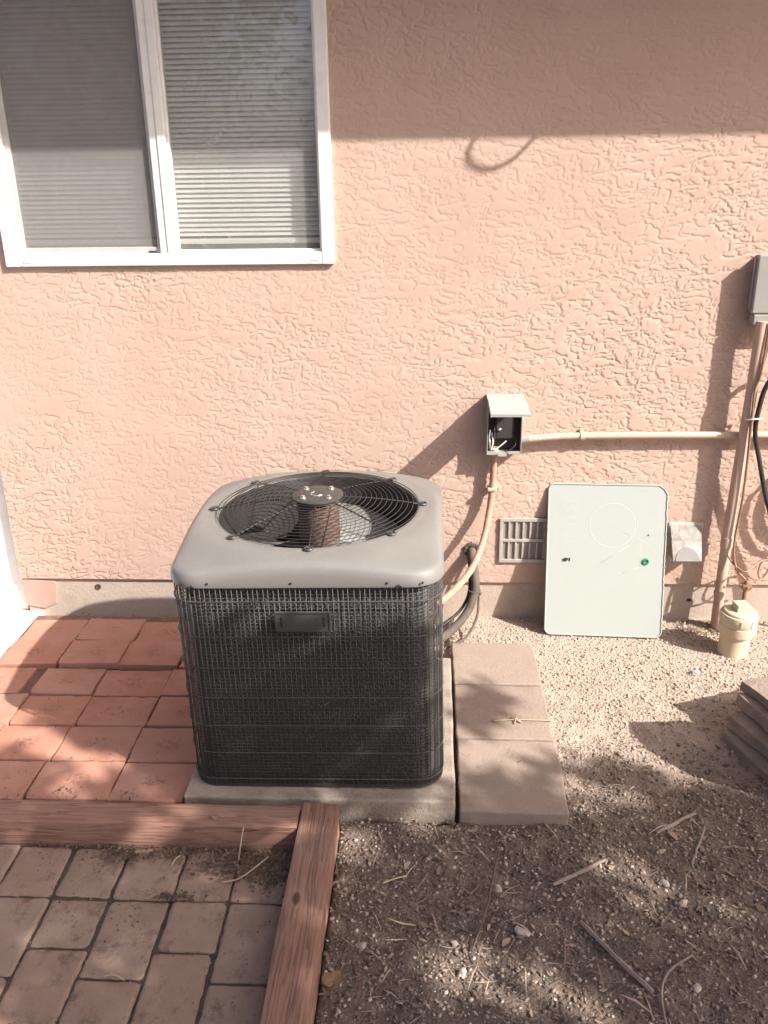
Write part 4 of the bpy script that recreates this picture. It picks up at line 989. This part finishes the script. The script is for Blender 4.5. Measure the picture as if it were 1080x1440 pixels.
def chips(name, n, xr, yr, lmin, lmax, wr, pal, seed, dens=None, ztop=None, mat='litter', flt=free):
    g = np.random.default_rng(seed); x = g.uniform(*xr, n); y = g.uniform(*yr, n); ok = flt(x, y) if flt else np.ones(n, bool)
    if dens is not None: ok &= g.random(n) < dens(x, y)
    x, y = x[ok], y[ok]; n = len(x); l = lmin*(lmax/lmin)**(g.random(n)**1.7); w = l*g.uniform(*wr, n); a = g.uniform(0, 2*math.pi, n)
    tz = g.normal(size=n)*.22; bend = g.uniform(-.25, .35, n)*l
    z0 = (gz(x, y) if ztop is None else np.full(n, ztop))+.003
    d = np.stack([np.cos(a)*np.cos(tz), np.sin(a)*np.cos(tz), np.abs(np.sin(tz))*.6], 1); s = np.stack([-np.sin(a), np.cos(a), g.normal(size=n)*.3], 1)
    c = np.stack([x, y, z0+.002], 1); rows = []
    for k, ww in ((-.5, .35), (0, 1), (.5, .2)):
        m = c + d*(l*k)[:, None] + np.array((0, 0, 1))*((bend*(1-4*k*k))*.5)[:, None] + np.array((0, 0, 1))*(np.abs(d[:, 2])*l*.5)[:, None]
        rows += [m+s*(w*ww*.5)[:, None], m-s*(w*ww*.5)[:, None]]
    V = np.stack(rows, 1).reshape(-1, 3); b0 = np.arange(n)[:, None]*6
    F = np.concatenate([b0+np.array([[0, 1, 3, 2]]), b0+np.array([[2, 3, 5, 4]])], 0)
    cc_ = np.array(pal)[g.integers(len(pal), size=n)]*g.uniform(.7, 1.25, (n, 1))
    return npmesh(name, V, F, mat, np.repeat(np.clip(cc_, 0, .8), 6, 0))
palL = [(.17, .122, .096), (.24, .172, .135), (.33, .245, .19), (.13, .095, .076), (.41, .315, .25), (.21, .145, .112)]
shade = lambda x, y: np.clip((-.78-y)/.35, .02, 1)
o = chips('leaf_litter', 17000, (-.24, 1.5), (-2.5, -.5), .004, .019, (.15, .6), palL, 12, shade); tag(o, 'brown leaf litter and bark crumbs covering the shaded dirt', 'leaf litter', kind='stuff')
o = chips('straw_litter', 3600, (-.24, 1.5), (-2.5, -.5), .018, .075, (.035, .07), palL+[(.45, .34, .24), (.5, .4, .3)], 13, shade); tag(o, 'thin dry stems and needles strewn over the shaded dirt', 'leaf litter', kind='stuff')
o = stones('paver_grit', 2600, (-1.3, -.35), (-2.4, -1.33), .0009, .0028, [(.20, .15, .115), (.30, .23, .18), (.14, .10, .08), (.42, .34, .28)], 21, flt=None, ztop=.0185); tag(o, 'fine grit scattered over the tumbled pavers', 'grit', kind='stuff')
o = stones('tile_grit', 900, (-1.55, -.70), (-1.16, -.11), .0008, .0024, [(.24, .15, .11), (.36, .25, .19), (.14, .09, .07)], 22, flt=None, ztop=.0245); tag(o, 'fine grit scattered over the terracotta tiles', 'grit', kind='stuff')
def near(pts):
    P = np.array(pts)
    return lambda x, y: np.exp(-np.min(((x[:, None]-P[:, 0])/P[:, 2])**2+((y[:, None]-P[:, 1])/P[:, 3])**2, 1))
o = chips('paver_debris', 30000, (-1.3, -.35), (-1.55, -1.328), .003, .016, (.10, .6), [(.10, .068, .05), (.14, .095, .07), (.08, .055, .04), (.22, .155, .11)], 14, near([(-.47, -1.37, .11, .05), (-.40, -1.42, .05, .035), (-.80, -1.350, .06, .03), (-.67, -1.345, .10, .022), (-.39, -1.36, .06, .04), (-.63, -1.50, .05, .012), (-.55, -1.335, .3, .01)]), .02, flt=None); tag(o, 'dry leaf debris heaped on the pavers against the timber', 'leaf litter', kind='stuff')
o = chips('tile_debris', 12000, (-1.57, -.69), (-1.235, -.03), .004, .018, (.06, .5), [(.13, .085, .06), (.20, .13, .09), (.09, .06, .045), (.30, .21, .15)], 15, near([(-1.06, -1.135, .06, .028), (-.86, -1.142, .05, .018), (-1.2, -1.152, .25, .008), (-1.0, -.09, .5, .022), (-1.3, -.09, .2, .02), (-1.0, -.978, .08, .008)]), .027, flt=None); tag(o, 'dry debris caught along the edges of the terracotta tiles', 'leaf litter', kind='stuff')
o = chips('fallen_leaves', 260, (-.24, 1.5), (-2.5, -.85), .014, .034, (.35, .6), [(.30, .20, .13), (.38, .27, .18), (.22, .15, .10), (.44, .34, .25)], 18, shade); tag(o, 'curled dry leaves scattered over the shaded dirt', 'leaf litter', kind='stuff')
o = chips('slab_debris', 110, (-.28, .37), (-1.17, -.28), .004, .016, (.1, .6), palL, 17, lambda x, y: (((x > .09) | ((x < .06) & (y < -1.145))) & (x < .37)).astype(float), .038, flt=None); tag(o, 'stray leaf bits on the stepping slabs and the pad edge', 'leaf litter', kind='stuff')
o = chips('wall_debris', 500, (.95, 1.15), (-.12, -.01), .008, .03, (.05, .3), palL+[(.5, .4, .3)], 16, None); tag(o, 'dry leaf bits gathered at the foundation right of the sign', 'leaf litter', kind='stuff')

def stick(name, p, q, r, lab, mat='stick', flatten=.6):
    p, q = Vector(p), Vector(q); d = q-p; b = NB(); n = 9
    prof = []
    for i in range(n): prof.append(p+d*i/(n-1)+Vector((0, 0, rng.uniform(-.0012, .0012)))+Vector((-d.y, d.x, 0)).normalized()*rng.uniform(-.0015, .0015))
    tube(b, prof, [r*rng.uniform(.75, 1.12)*(.8 if i in (0, n-1) else 1) for i in range(n)], 4)
    c = (p+q)/2
    for v in b.verts: v.co -= c; v.co.z *= flatten
    o = obj(name, b, mat, None, False, None, c); tag(o, lab, 'stick', 'sticks on the dirt'); return o
stick('wood_stick', (.312, -1.412, .010), (.458, -1.322, .012), .0072, 'flat weathered wood stick in the middle of the shaded dirt')
stick('wood_stick', (.609, -1.218, .010), (.735, -1.135, .012), .0070, 'weathered wood stick lying nearest the stone stack')
stick('wood_stick', (.360, -1.525, .009), (.488, -1.715, .010), .0068, 'grey brown wood stick slanting toward the bottom edge')
stick('wood_stick', (.675, -1.33, .007), (.745, -1.19, .012), .0032, 'thin twig just below the stick by the stone stack')
tw = tb('curved_twig', spline([(.50, -1.84, .004), (.505, -1.73, .01), (.535, -1.665, .013), (.60, -1.615, .01)], 8), .0028, 'stick'); tag(tw, 'thin curved twig near the bottom right of the dirt', 'twig', 'sticks on the dirt')
tw = tb('dark_twig', spline([(.10, -1.62, .008), (.14, -1.50, .012), (.165, -1.38, .012), (.185, -1.30, .008)], 8), .0024, 'bark'); tag(tw, 'long dark twig left of the middle wood stick', 'twig', 'sticks on the dirt')
b = NB(); tube(b, spline([(.198, -.759, .0395), (.27, -.753, .041), (.35, -.752, .040), (.392, -.756, .042)], 6), .0022, 6); tube(b, [(.268, -.772, .039), (.273, -.752, .044), (.281, -.735, .04)], .0022, 6); tube(b, [(.255, -.745, .04), (.273, -.752, .044), (.29, -.765, .04)], .003, 6)
o = obj('slab_twig', b, 'straw', None, True); tag(o, 'pale dry twig lying across the middle stepping slab', 'twig')
# larger pebbles one can pick out
pebs = [(.174, -1.414, .0115, 'round pale pebble left of the middle wood stick'), (.219, -1.559, .016, 'grey brown round stone above the slanting stick, largest in the dirt'), (.595, -1.383, .010, 'sunlit white pebble, upper of two in the dappled patch'), (.622, -1.452, .012, 'sunlit white pebble, lower of two in the dappled patch'), (-.156, -1.608, .011, 'whitish pebble right of the dry leaf pair'), (.062, -1.590, .009, 'small pale pebble midway along the bottom dirt'), (.591, -1.695, .010, 'pale pebble near the curved twig at bottom right'), (.076, -1.677, .013, 'tan pebble in the dappled patch at the bottom'), (.93, -.40, .018, 'pale stone in the sunlit gravel left of the cleanout')]
for x, y, s, lab in pebs:
    b = NB(); bmesh.ops.create_icosphere(b, subdivisions=2, radius=1)
    sd_ = rng.random()*9
    for v in b.verts:
        k = float(vnoise(np.array(v.co.x+sd_), np.array(v.co.y+v.co.z), 2.2, 55)); v.co = Vector((v.co.x*1.15, v.co.y*.9, v.co.z*.62))*s*(.55+.85*k)
    o = obj('pebble', b, 'stone', None, True, 18, (x, y, float(gz(x, y))+s*.32)); o.rotation_euler = (0, 0, rng.uniform(0, 6)); tag(o, lab, 'pebble', 'pebbles in the dirt')
# dry leaves and petal
def leafobj(name, c, s, rz, tilt, lab, mat='dryleaf'):
    b = NB(); n = 9; L_, R_ = [], []
    for i in range(n):
        t_ = i/(n-1); w = math.sin(math.pi*t_**.75)*.42; z = .16*math.sin(math.pi*t_)
        L_.append(b.verts.new((-w*s, (t_-.5)*s, z*s+.12*w*s))); R_.append(b.verts.new((w*s, (t_-.5)*s, z*s+.12*w*s)))
    M_ = [b.verts.new((0, (i/(n-1)-.5)*s, .10*s*math.sin(math.pi*i/(n-1)))) for i in range(n)]
    for A, B in ((L_, M_), (M_, R_)):
        for i in range(n-1):
            try: b.faces.new((A[i], B[i], B[i+1], A[i+1]))
            except Exception: pass
    bmesh.ops.solidify(b, geom=b.faces[:], thickness=.0008)
    o = obj(name, b, mat, None, True, None, c); o.rotation_euler = (tilt, 0, rz); tag(o, lab, 'leaf'); return o
leafobj('dry_leaf', (-.224, -1.712, .012), .036, .5, .3, 'left leaf of the pale dry pair beside the long timber')
leafobj('dry_leaf', (-.204, -1.706, .012), .034, -.6, .3, 'right leaf of the pale dry pair beside the long timber')
leafobj('petal', (-.566, -1.288, .091), .024, .15, .1, 'small pale fallen petal on top of the cross timber', 'straw')
for k, (p, lab) in enumerate((([(-.515, -1.45, .026), (-.47, -1.44, .034), (-.41, -1.385, .05)], 'dry straw stem leaning over the debris by the timber corner'), ([(-.49, -1.375, .03), (-.485, -1.35, .07), (-.48, -1.335, .10)], 'upright dry straw stem standing against the cross timber'), ([(-.66, -1.395, .026), (-.652, -1.375, .03), (-.645, -1.365, .028)], 'short white straw on the paver below the cross timber'), ([(-.72, -1.735, .026), (-.70, -1.733, .03), (-.672, -1.742, .026)], 'white straw lying in a paver joint near the bottom'), ([(-.115, -1.425, .014), (-.08, -1.41, .016), (-.055, -1.40, .014)], 'pale straw on the dirt right of the long timber'))):
    o = tb('straw', spline(p, 6), .0018, 'straw', None, 6); tag(o, lab, 'straw', 'loose straws')
